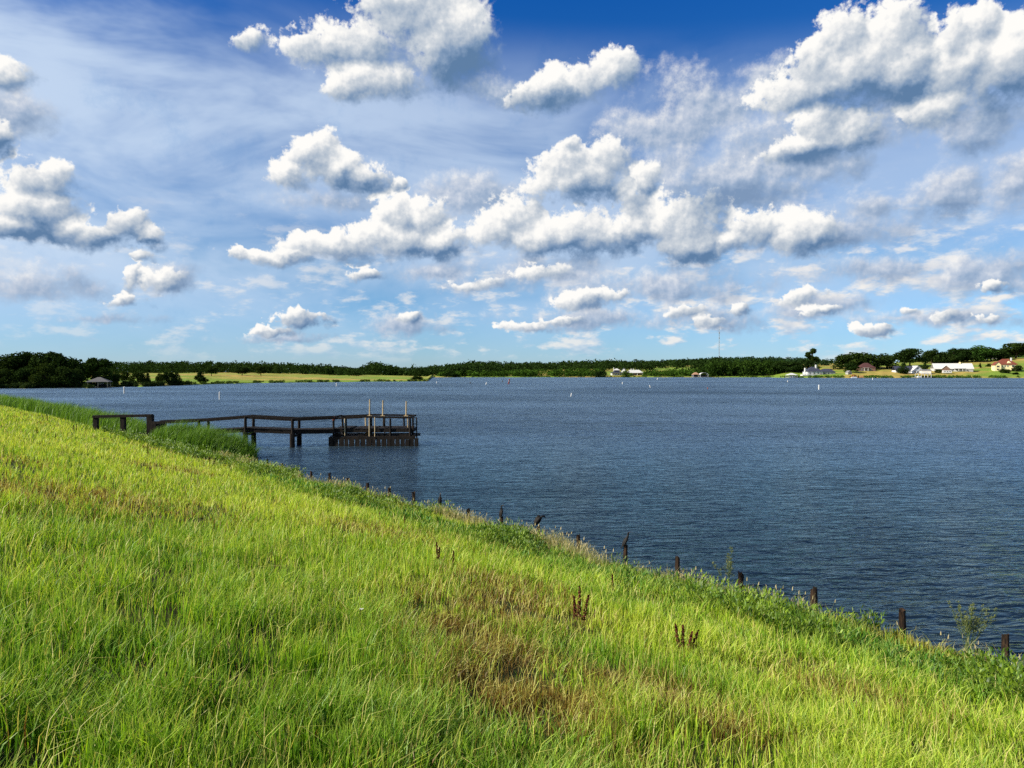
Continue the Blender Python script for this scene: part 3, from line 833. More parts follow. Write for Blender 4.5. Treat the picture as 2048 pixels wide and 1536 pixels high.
def reed_bed(name, label, pts, n, h0, h1):
    """pts: polygon strip centre line [(x, y, halfwidth, height factor)]"""
    P = np.array(pts, float)
    L = np.concatenate([[0], np.cumsum(np.hypot(np.diff(P[:, 0]), np.diff(P[:, 1])))])
    t_ = RNG.random(n) * L[-1]
    x = np.interp(t_, L, P[:, 0]); y = np.interp(t_, L, P[:, 1]); hw = np.interp(t_, L, P[:, 2]); hf = np.interp(t_, L, P[:, 3])
    a = RNG.random(n) * 6.28; rr = np.sqrt(RNG.random(n)) * hw
    x = x + np.cos(a) * rr; y = y + np.sin(a) * rr
    edge = 1 - 0.35 * (rr / hw) ** 2
    z = np.maximum(bank_z(x, y), -0.25)
    rnd = RNG.random((n, 6)); D = np.hypot(x, y)
    col = mixc(np.tile(np.array([0.045, 0.115, 0.010]), (n, 1)), np.array([0.180, 0.330, 0.025]), rnd[:, 0] ** 1.3)
    h = (h0 + (h1 - h0) * rnd[:, 1]) * hf * edge * (0.75 + 0.5 * fbm(x * 0.7, y * 0.7, 3, 8))
    V, q, tr, C = blades(x, y, z, h, (0.022 + 0.016 * rnd[:, 2]) * np.maximum(1, (D / 45) ** 0.6), rnd[:, 3] * 6.28, 0.12 + 0.6 * rnd[:, 4] ** 1.5, 0.3 + 2.6 * (rnd[:, 5] - 0.5), col)
    o = link(name, npmesh(name, V, q, tr, C), M_REED)
    tag(o, label, 'reeds', None, 'stuff')
reed_bed('reeds', 'clump of tall green cattail reeds below the pier walkway', [(-25.9, 53.4, 1.4, 0.75), (-24.0, 52.0, 1.8, 1.0), (-21.6, 50.4, 2.0, 1.05), (-19.5, 49.3, 1.5, 0.95), (-18.5, 49.0, 0.8, 0.6)], 15000, 1.4, 2.3)
reed_bed('reeds', 'long bed of green reeds along the bank beyond the wooden gate rail', [(-31.2, 60.2, 1.6, 0.75), (-37, 66.6, 2.4, 0.95), (-49.2, 79.3, 3.0, 1.0), (-63.6, 94.2, 3.4, 0.95), (-86.0, 116.0, 3.8, 0.95), (-122, 152, 4.0, 0.9)], 30000, 1.5, 2.3)

# ------------------------------------------------------------------ trees
def leaf_cloud(centres, radii, per, size, seed, squash=0.85, dark=(0.020, 0.040, 0.010), light=(0.060, 0.105, 0.022), jitter=0.35):
    """leaf-sized faces spread through lumps; returns verts, quads, tint"""
    g = np.random.default_rng(seed)
    C = np.asarray(centres, float); R = np.asarray(radii, float)
    w_ = R ** 2 / (R ** 2).sum(); cnt = np.maximum(4, (w_ * per).astype(int))
    ci = np.repeat(np.arange(len(C)), cnt); n = len(ci)
    d = g.normal(size=(n, 3)); d /= np.linalg.norm(d, axis=1)[:, None]
    rr = R[ci] * (1 - jitter * g.random(n) ** 1.6) * (1 + 0.12 * g.normal(size=n))
    p = C[ci] + d * rr[:, None] * np.array([1, 1, squash])
    a = g.normal(size=(n, 3)); a /= np.linalg.norm(a, axis=1)[:, None]
    b = np.cross(a, d + 0.7 * g.normal(size=(n, 3))); b /= (np.linalg.norm(b, axis=1)[:, None] + 1e-9)
    a = np.cross(b, np.cross(a, b))
    sz = size * (0.6 + 0.8 * g.random(n))
    V = np.stack([p - a * sz[:, None] * 0.5, p + b * sz[:, None] * 0.36, p + a * sz[:, None] * 0.5, p - b * sz[:, None] * 0.36], 1)
    f = np.clip(g.random(n) * 0.8 + g.random(len(C))[ci] * 0.3, 0, 1)
    col = np.asarray(dark) * (1 - f[:, None]) + np.asarray(light) * f[:, None]
    return V.reshape(-1, 3), np.arange(n * 4).reshape(-1, 4), np.repeat(col, 4, 0)

TREE_TYPES = {}
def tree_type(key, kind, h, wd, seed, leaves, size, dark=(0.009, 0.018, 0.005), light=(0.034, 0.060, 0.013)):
    """meshes of one tree of height h and crown half width wd, standing at its own origin"""
    g = np.random.default_rng(seed)
    if kind == 'round':
        n = 26
        t_ = g.random(n); a = g.random(n) * 6.28
        zz = h * (0.30 + 0.60 * t_)
        prof = np.sqrt(np.clip(1 - ((t_ - 0.38) / 0.66) ** 2, 0.02, 1))
        rad = wd * prof * np.sqrt(g.random(n)) * 0.85
        C = np.stack([np.cos(a) * rad, np.sin(a) * rad, zz], 1); R = wd * (0.26 + 0.20 * g.random(n)); th = 0.42
    elif kind == 'low':      # crown down to the ground
        n = 24
        t_ = g.random(n); a = g.random(n) * 6.28
        zz = h * (0.10 + 0.74 * t_)
        prof = np.sqrt(np.clip(1 - ((t_ - 0.22) / 0.84) ** 2, 0.02, 1))
        rad = wd * prof * np.sqrt(g.random(n)) * 0.85
        C = np.stack([np.cos(a) * rad, np.sin(a) * rad, zz], 1); R = wd * (0.28 + 0.18 * g.random(n)); th = 0.3
    elif kind == 'cone':     # conical juniper
        n = 30
        t_ = g.random(n) ** 0.8; a = g.random(n) * 6.28
        zz = h * (0.08 + 0.82 * t_)
        rad = wd * (1 - t_) ** 0.7 * np.sqrt(g.random(n)) * 0.8
        C = np.stack([np.cos(a) * rad, np.sin(a) * rad, zz], 1); R = wd * (0.16 + 0.26 * (1 - t_)); th = 0.5
    else:                    # open pine with separate boughs
        n = 16
        t_ = np.linspace(0.0, 1, n); a = g.random(n) * 6.28
        zz = h * (0.36 + 0.58 * t_)
        rad = wd * (1.0 - 0.62 * t_) * (0.25 + 0.75 * g.random(n))
        C = np.stack([np.cos(a) * rad, np.sin(a) * rad, zz], 1); R = wd * (0.20 + 0.20 * g.random(n)); th = 0.85
    V, q, col = leaf_cloud(C, R, leaves, size, seed + 1, 0.8, dark, light)
    crown = npmesh('crown', V, q, None, col); crown.materials.append(M_LEAF)
    mb = MB()
    tr = max(0.16, 0.028 * h)
    lx, ly = g.normal(size=2) * 0.03 * h
    mb.tube([(0, 0, -0.6), (0, 0, 0.1), (lx * 0.4, ly * 0.4, h * th * 0.5), (lx, ly, h * th), (lx * 1.2, ly * 1.2, h * min(0.9, th + 0.3))], [tr * 1.5, tr * 1.15, tr * 0.8, tr * 0.6, tr * 0.2], 7)
    for k in range(0, len(C), max(1, len(C) // 8)):
        mb.tube([(lx * 0.6, ly * 0.6, min(h * th * 0.75, C[k][2] * 0.7)), tuple((C[k] * 0.6 + np.array([lx, ly, C[k][2]]) * 0.4) - np.array([0, 0, 0.08 * h])), tuple(C[k])], [tr * 0.45, tr * 0.3, tr * 0.1], 5)
    trunk = mb.mesh('trunk'); trunk.materials.append(M_BARK)
    TREE_TYPES[key] = (crown, trunk, h, wd)
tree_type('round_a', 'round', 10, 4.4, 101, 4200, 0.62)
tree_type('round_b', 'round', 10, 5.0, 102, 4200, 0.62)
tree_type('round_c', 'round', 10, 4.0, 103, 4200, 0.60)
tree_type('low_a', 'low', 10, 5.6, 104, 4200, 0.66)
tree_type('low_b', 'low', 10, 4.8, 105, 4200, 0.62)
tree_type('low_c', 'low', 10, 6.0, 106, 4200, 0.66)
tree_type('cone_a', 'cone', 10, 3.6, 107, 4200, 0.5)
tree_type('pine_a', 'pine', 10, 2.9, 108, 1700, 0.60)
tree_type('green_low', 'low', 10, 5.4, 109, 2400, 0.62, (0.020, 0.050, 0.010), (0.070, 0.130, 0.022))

def tree(name, key, x, Y, top, half, label, group, base=None, rz=None):
    """x, top, half width read as bearings in photo pixels; Y distance"""
    crown, trunk, h, wd = TREE_TYPES[key]
    loc = fp(x, Y, 0.1) if base is None else base
    H = EYE + (HZ - top) * Y / F - loc[2]
    o = empty(name, loc, random.random() * 6.28 if rz is None else rz, label, 'tree', group)
    sx = half * Y / F / wd
    for nm, me in (('trunk', trunk), ('crown', crown)):
        c_ = link(nm, me, None, o)
        c_.scale = (sx, sx, H / h)
    return o
GL, GF, GR = 'trees by the left shore', 'trees in the left field', 'trees around the right shore houses'
for a in [
 ('oak_tree', 'low_a', 18, 276, 703, 36, 'tall dark oak at the picture\'s left edge, its crown cut by the frame', GL),
 ('oak_tree', 'round_b', 46, 282, 704, 34, 'dark oak second from the left edge, behind the shoreline thicket', GL),
 ('oak_tree', 'low_a', 4, 266, 733, 34, 'low dense tree at the water in the far left corner', GL),
 ('oak_tree', 'low_b', 58, 268, 729, 26, 'dense waterside tree below the gap between the tall left oaks', GL),
 ('oak_tree', 'round_a', 97, 280, 702, 32, 'tallest dark tree of the left shore, with a rounded top', GL),
 ('oak_tree', 'low_b', 128, 279, 704, 34, 'tall oak whose right side slopes down toward the boathouse', GL),
 ('oak_tree', 'low_c', 88, 268, 727, 30, 'dense dark tree standing at the water under the tallest tree', GL),
 ('oak_tree', 'low_a', 128, 269, 728, 28, 'broad waterside tree with foliage to the ground, left of the boathouse', GL),
 ('oak_tree', 'low_b', 155, 274, 733, 18, 'smaller tree at the end of the left thicket beside a gap of field', GL),
 ('oak_tree', 'round_b', 193, 330, 716, 30, 'wide oak rising behind the boathouse', GL),
 ('oak_tree', 'low_c', 205, 286, 735, 20, 'dark tree directly behind the boathouse roof', GL),
 ('oak_tree', 'low_b', 232, 290, 742, 15, 'low dark tree just right of the boathouse', GL),
 ('oak_tree', 'round_c', 250, 310, 742, 9, 'thin tree with field showing through, right of the boathouse', GL),
 ('oak_tree', 'low_a', 276, 302, 740, 16, 'rounded shoreline tree, first of two bushy clumps past the boathouse', GL),
 ('oak_tree', 'low_c', 294, 304, 746, 7, 'small bush like tree touching the rounded shoreline tree', GL),
 ('oak_tree', 'low_b', 322, 312, 744, 10, 'left tree of the three grown together on the shore', GL),
 ('oak_tree', 'low_a', 337, 314, 739, 12, 'middle and highest tree of the three grown together on the shore', GL),
 ('oak_tree', 'low_c', 353, 316, 743, 9, 'right tree of the three grown together on the shore', GL),
 ('juniper_tree', 'cone_a', 401, 348, 740, 15, 'lone conical juniper on the field\'s edge by the water', GF),
 ('oak_tree', 'round_b', 423, 470, 733, 13, 'field oak with a bare trunk just behind the conical juniper', GF),
 ('oak_tree', 'round_a', 484, 500, 733, 15, 'green field oak with drooping sides, middle of the pasture trees', GF),
 ('oak_tree', 'round_c', 522, 520, 732, 13, 'dark rounded oak alone on the open field', GF),
 ('sapling', 'round_c', 659, 600, 735, 9, 'slender light tree at the upper edge of the field', GF),
 ('shrub', 'low_b', 834, 462, 751, 12, 'dark shrub at the very tip of the grassy point', GF),
 ('shrub', 'low_c', 900, 806, 741, 16, 'dark rounded tree at the water right of the grassy point', 'trees on the middle shore'),
 ('shrub', 'low_a', 1202, 812, 740, 12, 'dark tree at the water left of the two white middle houses', 'trees on the middle shore'),
 ('shrub', 'green_low', 1253, 800, 740, 13, 'round green tree on the water between the two white middle houses', 'trees on the middle shore'),
 ('pine_tree', 'pine_a', 1623, 800, 698, 15, 'tall ragged pine rising above the blue roofed house', GR),
 ('oak_tree', 'low_c', 1608, 790, 720, 28, 'dark tree mass at the foot of the tall ragged pine', GR),
 ('oak_tree', 'low_a', 1573, 800, 720, 30, 'dark tree left of the blue roofed house', GR),
 ('oak_tree', 'low_b', 1696, 792, 703, 30, 'wide black crowned oak left of the brown house', GR),
 ('oak_tree', 'low_a', 1726, 800, 701, 33, 'highest oak of the black clump shading the brown house', GR),
 ('oak_tree', 'low_b', 1700, 760, 724, 16, 'low dark tree in front of the shaded oaks', GR),
 ('oak_tree', 'low_b', 1773, 798, 705, 26, 'domed dark oak between the brown house and the white cottage', GR),
 ('oak_tree', 'round_b', 1820, 812, 697, 30, 'spreading oak on the skyline above the white cottage', GR),
 ('oak_tree', 'low_c', 1806, 742, 726, 10, 'dark round tree standing against the white cottage', GR),
 ('oak_tree', 'low_b', 1863, 850, 696, 18, 'knobby oak at the left end of the hilltop wood', GR),
 ('oak_tree', 'low_c', 1886, 850, 704, 22, 'low oak in the dip of the hilltop wood', GR),
 ('oak_tree', 'low_c', 1908, 860, 697, 26, 'dark oak of the hilltop wood above the white metal roof', GR),
 ('oak_tree', 'low_a', 1934, 862, 693, 28, 'oak in the middle of the hilltop wood', GR),
 ('oak_tree', 'green_low', 1957, 858, 690, 28, 'greener domed oak at the crest of the hilltop wood', GR),
 ('oak_tree', 'low_b', 1982, 866, 693, 26, 'dark oak at the right end of the hilltop wood', GR),
 ('oak_tree', 'round_a', 2031, 880, 685, 26, 'tallest oak on the skyline above the cream house', GR),
 ('oak_tree', 'low_a', 2008, 872, 703, 12, 'low oak beside the grey hilltop house', GR),
 ('shrub', 'low_b', 2008, 732, 737, 11, 'dark round shrub in front of the cream house', GR),
 ('shrub', 'low_c', 1979, 790, 727, 7, 'small dark shrub on the lawn left of the cream house', GR),
 ('shrub', 'cone_a', 1960, 780, 725, 3.5, 'little upright evergreen on the lawn between the big houses', GR),
 ('shrub', 'low_a', 2034, 745, 729, 11, 'dark shrub against the right wall of the cream house', GR),
 ('shrub', 'low_b', 2032, 722, 744, 6, 'small dark shrub on the grass below the cream house', GR),
 ('shrub', 'low_c', 1850, 775, 726, 6, 'small dark bush between the white cottage and the white metal roof', GR),
 ('shrub', 'low_a', 1878, 742, 738, 7, 'dark shrub left of the white caravan', GR),
]:
    tree(*a)

def build_woods():
    """far woods that read as one mass"""
    Vs, Qs, Cs = [], [], []; k = 0
    g = np.random.default_rng(55)
    # (column from, to, distance from, to, number, top row curve, half-width px range, hue)
    bands = [
     (170, 720, 620, 760, 300, [(170, 722), (300, 723), (450, 722), (600, 727), (660, 732), (720, 738)], 5.5, 0),
     (170, 720, 760, 1000, 260, [(170, 720), (300, 722), (450, 722), (600, 726), (660, 731), (720, 737)], 5.0, 0),
     (660, 1000, 830, 960, 330, [(660, 738), (720, 736), (748, 722), (775, 728), (800, 735), (850, 734), (890, 730), (930, 725), (1000, 724)], 6, 0),
     (840, 1450, 960, 1300, 460, [(840, 735), (900, 728), (960, 722), (1040, 726), (1100, 725), (1150, 722), (1240, 721), (1290, 723), (1370, 719), (1450, 717)], 6, 0),
     (1040, 1640, 1200, 1900, 560, [(1040, 728), (1200, 726), (1330, 722), (1420, 716), (1540, 714), (1640, 716)], 5, 1),
     (880, 1200, 818, 860, 210, [(880, 742), (1000, 740), (1120, 738), (1200, 736)], 5, 2),
     (1290, 1400, 818, 860, 90, [(1290, 745), (1340, 740), (1400, 738)], 5, 2),
     (1395, 1570, 806, 850, 220, [(1395, 738), (1420, 724), (1480, 719), (1560, 720)], 6, 3),
     (1560, 1660, 830, 1000, 60, [(1560, 716), (1660, 719)], 5, 1),
     (1640, 2100, 930, 1060, 260, [(1640, 725), (1700, 726), (1800, 726), (1845, 716), (1880, 705), (1960, 699), (2048, 696)], 6, 0),
     (-200, 190, 300, 420, 90, [(-200, 712), (60, 716), (190, 722)], 12, 0),
     (-900, -60, 240, 420, 110, [(-900, 690), (-60, 708)], 18, 0), (2080, 2900, 760, 900, 200, [(2080, 690), (2900, 690)], 10, 0),
    ]
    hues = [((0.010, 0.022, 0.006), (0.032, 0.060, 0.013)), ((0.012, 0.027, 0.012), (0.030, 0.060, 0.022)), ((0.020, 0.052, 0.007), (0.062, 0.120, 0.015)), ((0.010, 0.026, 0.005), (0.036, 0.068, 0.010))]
    for x0, x1, y0, y1, n, curve, hw, hue in bands:
        cx = [c_[0] for c_ in curve]; cy = [c_[1] for c_ in curve]
        for i in range(n):
            x = x0 + (x1 - x0) * g.random(); Y = y0 + (y1 - y0) * g.random()
            top = np.interp(x, cx, cy) + g.normal() * 1.6 + 2.5 * (y1 - Y) / (y1 - y0)
            zb = float(far_z(x, Y)); X = (x - 1024) / F * Y
            zt = EYE + (HZ - top) * Y / F
            H = max(5.0, zt - zb)
            H = min(H, 19.0); zb = zt - H
            W2 = hw * 1.7 * (0.7 + 0.6 * g.random()) * Y / F
            m_ = 10
            t_ = g.random(m_); a = g.random(m_) * 6.28; rad = W2 * np.sqrt(g.random(m_)) * 0.7
            C = np.stack([X + np.cos(a) * rad, Y + np.sin(a) * rad, zb + H * (0.06 + 0.80 * t_)], 1)
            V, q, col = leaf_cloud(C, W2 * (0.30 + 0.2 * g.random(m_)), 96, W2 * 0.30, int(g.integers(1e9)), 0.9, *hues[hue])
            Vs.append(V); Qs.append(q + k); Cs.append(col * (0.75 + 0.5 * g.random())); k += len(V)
    o = link('far_woods', npmesh('far_woods', np.concatenate(Vs), np.concatenate(Qs), None, np.concatenate(Cs)), M_WOODS)
    tag(o, 'dark mixed woods lining the far shore and the hills behind', 'woods', None, 'stuff')
    # reeds and low scrub along the far water's edge
    Vs, Qs, Cs = [], [], []; k = 0
    for x0, x1, n, hgt, dk, lt in [(0, 380, 620, 1.5, (0.012, 0.022, 0.006), (0.035, 0.055, 0.014)), (380, 862, 700, 0.9, (0.02, 0.04, 0.008), (0.075, 0.12, 0.02)), (866, 1580, 700, 1.2, (0.025, 0.05, 0.008), (0.09, 0.14, 0.02)),
                                   (1580, 2120, 900, 1.7, (0.030, 0.065, 0.008), (0.11, 0.19, 0.025))]:
        for i in range(n):
            x = x0 + (x1 - x0) * g.random(); Y = float(fs(x, 1) + wig(x)) + g.random() ** 2 * 7 + 0.2
            if fbm(x / 14.0, 0.0, 2, 61) < 0.36: continue
            X = (x - 1024) / F * Y; hh = hgt * (0.5 + 0.8 * g.random())
            C = np.array([[X, Y, float(far_z(x, Y)) + hh * 0.35]])
            V, q, col = leaf_cloud(C, [hh * 0.7], 26, hh * 0.45, int(g.integers(1e9)), 0.8, dk, lt)
            Vs.append(V); Qs.append(q + k); Cs.append(col); k += len(V)
    o = link('shoreline_scrub', npmesh('shoreline_scrub', np.concatenate(Vs), np.concatenate(Qs), None, np.concatenate(Cs)), M_WOODS)
    tag(o, 'low green scrub and reeds along the far water\'s edge', 'scrub', None, 'stuff')
build_woods()

# ------------------------------------------------------------------ pier
def zpx(y, Y): return EYE + (HZ - y) * Y / F
def xpx(x, Y): return (x - 1024.0) / F * Y
def build_pier():
    pier = empty('fishing_pier', (-17.2, 56.5, 0.0), 0, 'dark timber fishing pier with a railed walkway and end platform over the lake', 'pier')
    O = Vector(pier.location)
    def part(name, mb, mat, parent=pier):
        o = mb.build(name, mat, parent)
        if parent is pier: o.location = -O
        return o
    AX = [(300, 56.6), (398, 56.5), (491, 56.5), (585, 56.6), (668, 57.2)]       # near-side line of the walkway
    RT = [846, 841.5, 834.5, 839.5, 836.0]                                        # top rail rows
    DK = [868, 866, 860.5, 864, 862.5]                                            # deck edge rows
    WID = 1.55
    near = [(xpx(x, Y), Y) for x, Y in AX]
    rz_ = [zpx(r_, Y) for r_, (x, Y) in zip(RT, AX)]; dz_ = [zpx(r_, Y) for r_, (x, Y) in zip(DK, AX)]
    for side in (0, 1):
        oy = WID * side
        for k in range(4):
            a = (near[k][0], near[k][1] + oy, rz_[k]); b = (near[k + 1][0], near[k + 1][1] + oy, rz_[k + 1])
            part('rail', MB().beam(a, b, 0.13, 0.21), M_PIER)
            a = (near[k][0], near[k][1] + oy, dz_[k]); b = (near[k + 1][0], near[k + 1][1] + oy, dz_[k + 1])
            part('stringer', MB().beam(a, b, 0.10, 0.33), M_PIER)
        for k in range(1, 4):
            x, y = near[k]; y += oy
            yo = -0.10 if side == 0 else 0.10
            part('post', MB().tube([(x, y + yo, dz_[k] - 0.45), (x + 0.02, y + yo, rz_[k] + 0.05)], [0.125, 0.115], 8), M_PIER)
            part('pile', MB().tube([(x, y + yo * 1.5, -2.0), (x, y + yo * 1.5, dz_[k] - 0.14)], [0.215, 0.20], 9), M_PIER)
    # deck planks, too narrow to tell apart from here
    mb = MB()
    L = [(near[k], near[k + 1], dz_[k], dz_[k + 1]) for k in range(4)]
    for (a, b, za, zb) in L:
        n = max(1, int((b[0] - a[0]) / 0.155))
        for i in range(n):
            f0 = i / n; f1 = (i + 0.9) / n
            xa = a[0] + (b[0] - a[0]) * f0; xb = a[0] + (b[0] - a[0]) * f1; z = za + (zb - za) * (f0 + f1) / 2 + 0.14
            y0 = a[1] + (b[1] - a[1]) * f0
            mb.box(xa, xb, y0 - 0.08 + random.uniform(-.03, .02), y0 + WID + 0.08, z, z + 0.04)
    o = part('deck_planks', mb, M_PIER); o['kind'] = 'stuff'
    # cross braces under the walkway
    for k in (2, 3):
        x, y = near[k]
        part('cross_brace', MB().beam((x + 0.02, y - 0.22, dz_[k] - 0.35), (x + 0.02, y + WID + 0.25, dz_[k] - 0.35), 0.07, 0.2), M_PIER)
    # ---- end platform
    Yf, Yb = 57.6, 60.4
    X0, X1 = xpx(667, Yf), xpx(821, Yf)
    zd = zpx(862, Yf); zr = zpx(835, Yf)
    for Y_, y0, y1 in ((Yf, 836, 834.5), (Yb, 835.5, 834.5)):
        part('rail', MB().beam((X0 - 0.1, Y_, zpx(837.0, Yf)), (xpx(725, Yf), Y_, zpx(y1, Yf)), 0.12, 0.16), M_PIER)
        part('rail', MB().beam((xpx(723, Yf), Y_ - 0.13, zpx(833.4, Yf)), (X1 + 0.1, Y_ - 0.13, zpx(835.0, Yf)), 0.11, 0.15), M_PIER)
        part('stringer', MB().beam((X0 - 0.1, Y_, zd), (X1 - 0.1, Y_, zpx(860.5, Yf)), 0.09, 0.30), M_PIER)
    for X_ in (X0, X1):
        part('rail', MB().beam((X_, Yf + 0.1, zr), (X_, Yb - 0.1, zr), 0.10, 0.14), M_PIER)
        part('stringer', MB().beam((X_ + 0.05, Yf + 0.1, zd - 0.02), (X_ + 0.05, Yb - 0.1, zd - 0.02), 0.09, 0.28), M_PIER)
    mb = MB(); n = int((X1 - X0) / 0.155)
    for i in range(n):
        if i in (8, 9, 21, 27): continue
        xa = X0 + (X1 - X0) * i / n
        mb.box(xa, xa + 0.137, Yf - 0.05 + random.uniform(-.04, .03), Yb + 0.06, zd + 0.16, zd + 0.20)
    o = part('platform_planks', mb, M_PIER); o['kind'] = 'stuff'
    # uprights; some thin pale ones paint the sunlit left side of a dark post
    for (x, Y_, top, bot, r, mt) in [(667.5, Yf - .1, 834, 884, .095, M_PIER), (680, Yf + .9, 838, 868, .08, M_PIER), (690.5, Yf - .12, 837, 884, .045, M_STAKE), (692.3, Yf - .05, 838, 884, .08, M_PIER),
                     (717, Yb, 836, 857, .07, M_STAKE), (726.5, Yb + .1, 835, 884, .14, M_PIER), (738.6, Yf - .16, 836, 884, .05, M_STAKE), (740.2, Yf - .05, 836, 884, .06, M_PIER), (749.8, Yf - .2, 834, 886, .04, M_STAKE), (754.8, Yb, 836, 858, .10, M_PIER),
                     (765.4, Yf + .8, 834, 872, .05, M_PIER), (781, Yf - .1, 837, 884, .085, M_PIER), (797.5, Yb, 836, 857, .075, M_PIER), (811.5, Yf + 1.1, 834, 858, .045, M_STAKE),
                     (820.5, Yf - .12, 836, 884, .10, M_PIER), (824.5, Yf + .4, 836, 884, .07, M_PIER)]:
        part('post', MB().tube([(xpx(x, Yf), Y_, -1.8 if bot > 880 else zpx(bot, Yf)), (xpx(x, Yf) + random.uniform(-.03, .03), Y_, zpx(top, Yf))], [r, r * 0.95], 8), mt)
    part('post_cap', MB().tube([(xpx(667.8, Yf), Yf - .12, zpx(840.5, Yf)), (xpx(667.8, Yf), Yf - .12, zpx(833.2, Yf))], [.13, .10], 8), M_RUST)
    # tall pale stakes standing above the rail
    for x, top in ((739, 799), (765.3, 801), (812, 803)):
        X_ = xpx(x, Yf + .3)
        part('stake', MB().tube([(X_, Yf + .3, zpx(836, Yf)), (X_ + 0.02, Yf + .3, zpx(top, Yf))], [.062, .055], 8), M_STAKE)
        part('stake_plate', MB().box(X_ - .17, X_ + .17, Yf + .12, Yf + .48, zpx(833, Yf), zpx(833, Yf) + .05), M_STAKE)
    # ladder on the outer corner
    xa, xb = xpx(826, Yf), xpx(832.8, Yf)
    for x_ in (xa, xb):
        part('ladder_rail', MB().tube([(x_, Yf + 0.1, -0.9), (x_, Yf + 0.1, zpx(835, Yf))], 0.05, 8), M_PIER)
    for yy in (835.6, 848, 860.5, 866.5, 872, 878):
        part('ladder_rung', MB().tube([(xa, Yf + 0.1, zpx(yy, Yf)), (xb, Yf + 0.1, zpx(yy, Yf))], 0.032, 6), M_PIER)
    # lower landing: frame, skirt boards and boards with sunlight put into their colour
    zl = zpx(876, Yf)
    part('lower_beam', MB().beam((xpx(660, Yf), Yf - .25, zl), (xpx(831, Yf), Yf - .25, zl + .03), 0.12, 0.24), M_PIER)
    part('lower_beam', MB().beam((xpx(660, Yf), Yb + .1, zl), (xpx(831, Yf), Yb + .1, zl + .03), 0.12, 0.24), M_PIER)
    mb = MB(); xx = xpx(661, Yf)
    while xx < xpx(830, Yf):
        mb.box(xx, xx + 0.17, Yf - .2, Yb, zl + .13, zl + .17); xx += 0.2
    o = part('landing_planks', mb, M_PIER); o['kind'] = 'stuff'
    x = 658.5
    while x < 832:
        wd_ = random.uniform(6.5, 10.5)
        X_ = xpx(x, Yf)
        part('skirt_board', MB().box(X_, X_ + wd_ * Yf / F, Yf - .34 + random.uniform(-.02, .02), Yf - .312, -0.30, zl + random.uniform(-.10, .12)), M_PIER)
        x += wd_ + random.uniform(0.7, 1.8)
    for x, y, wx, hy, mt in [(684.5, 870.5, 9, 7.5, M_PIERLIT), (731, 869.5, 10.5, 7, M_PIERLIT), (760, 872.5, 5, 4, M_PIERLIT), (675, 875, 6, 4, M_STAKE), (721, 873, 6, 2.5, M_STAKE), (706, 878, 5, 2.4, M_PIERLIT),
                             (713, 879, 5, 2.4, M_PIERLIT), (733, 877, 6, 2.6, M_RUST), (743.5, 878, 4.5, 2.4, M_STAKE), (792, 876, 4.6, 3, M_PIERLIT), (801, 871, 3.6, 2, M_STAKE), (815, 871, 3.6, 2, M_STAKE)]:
        X_ = xpx(x, Yf); w2 = wx * Yf / F / 2; h2 = hy * Yf / F / 2; z = zpx(y, Yf)
        part('sunlit_board', MB().add([(X_ - w2, Yf + .9, z - h2), (X_ + w2, Yf + .45, z - h2), (X_ + w2, Yf + .45, z + h2), (X_ - w2, Yf + .9, z + h2), (X_ - w2, Yf + .95, z - h2), (X_ + w2, Yf + .5, z - h2), (X_ + w2, Yf + .5, z + h2), (X_ - w2, Yf + .95, z + h2)],
             [(0, 1, 2, 3), (7, 6, 5, 4), (0, 4, 5, 1), (1, 5, 6, 2), (2, 6, 7, 3), (3, 7, 4, 0)]), mt)
    for x0, x1 in ((669, 681), (715, 726), (795, 820)):
        part('apron', MB().box(xpx(x0, Yf), xpx(x1, Yf), Yf + .02, Yf + .07, zpx(874, Yf), zd - .16), M_PIER)
    # solid abutment where the walkway meets the bank
    part('abutment', MB().box(xpx(302, 56.6), xpx(313, 56.6), 56.4, 58.2, -0.2, zpx(848, 56.6)), M_PIER)

    # ---- rail frame on the bank at the landward end
    Yg = 57.0
    gate = empty('gate_rail', (xpx(245, Yg), Yg, float(bank_z(np.array([xpx(245, Yg)]), np.array([Yg]))[0])), 0, 'black timber rail frame of three posts on the bank where the pier begins', 'railing')
    G = Vector(gate.location)
    def gp(name, mb, mat=M_PIER):
        o = mb.build(name, mat, gate); o.location = -G; return o
    for x, wpx, top in ((191.2, 8, 833), (245.6, 8.2, 831), (300, 10.5, 830)):
        X_ = xpx(x, Yg); w2 = wpx * Yg / F / 2
        zb = float(bank_z(np.array([X_]), np.array([Yg]))[0])
        gp('post', MB().box(X_ - w2, X_ + w2, Yg - w2, Yg + w2, zb - 0.4, zpx(top, Yg)))
    gp('top_rail', MB().beam((xpx(187, Yg), Yg - .02, zpx(833.2, Yg)), (xpx(304, Yg), Yg - .02, zpx(831.0, Yg)), 0.40, 0.21))
    gp('bottom_rail', MB().beam((xpx(249, Yg), Yg, zpx(869.2, Yg)), (xpx(296, Yg), Yg, zpx(868.3, Yg)), 0.12, 0.13))
    gp('wire', MB().tube([(xpx(195, Yg), Yg, zpx(837.3, Yg)), (xpx(242, Yg), Yg, zpx(836.6, Yg))], 0.012, 5), M_STEEL)
    gp('wire', MB().tube([(xpx(249, Yg), Yg, zpx(838.0, Yg)), (xpx(296, Yg), Yg, zpx(838.2, Yg))], 0.012, 5), M_STEEL)
build_pier()

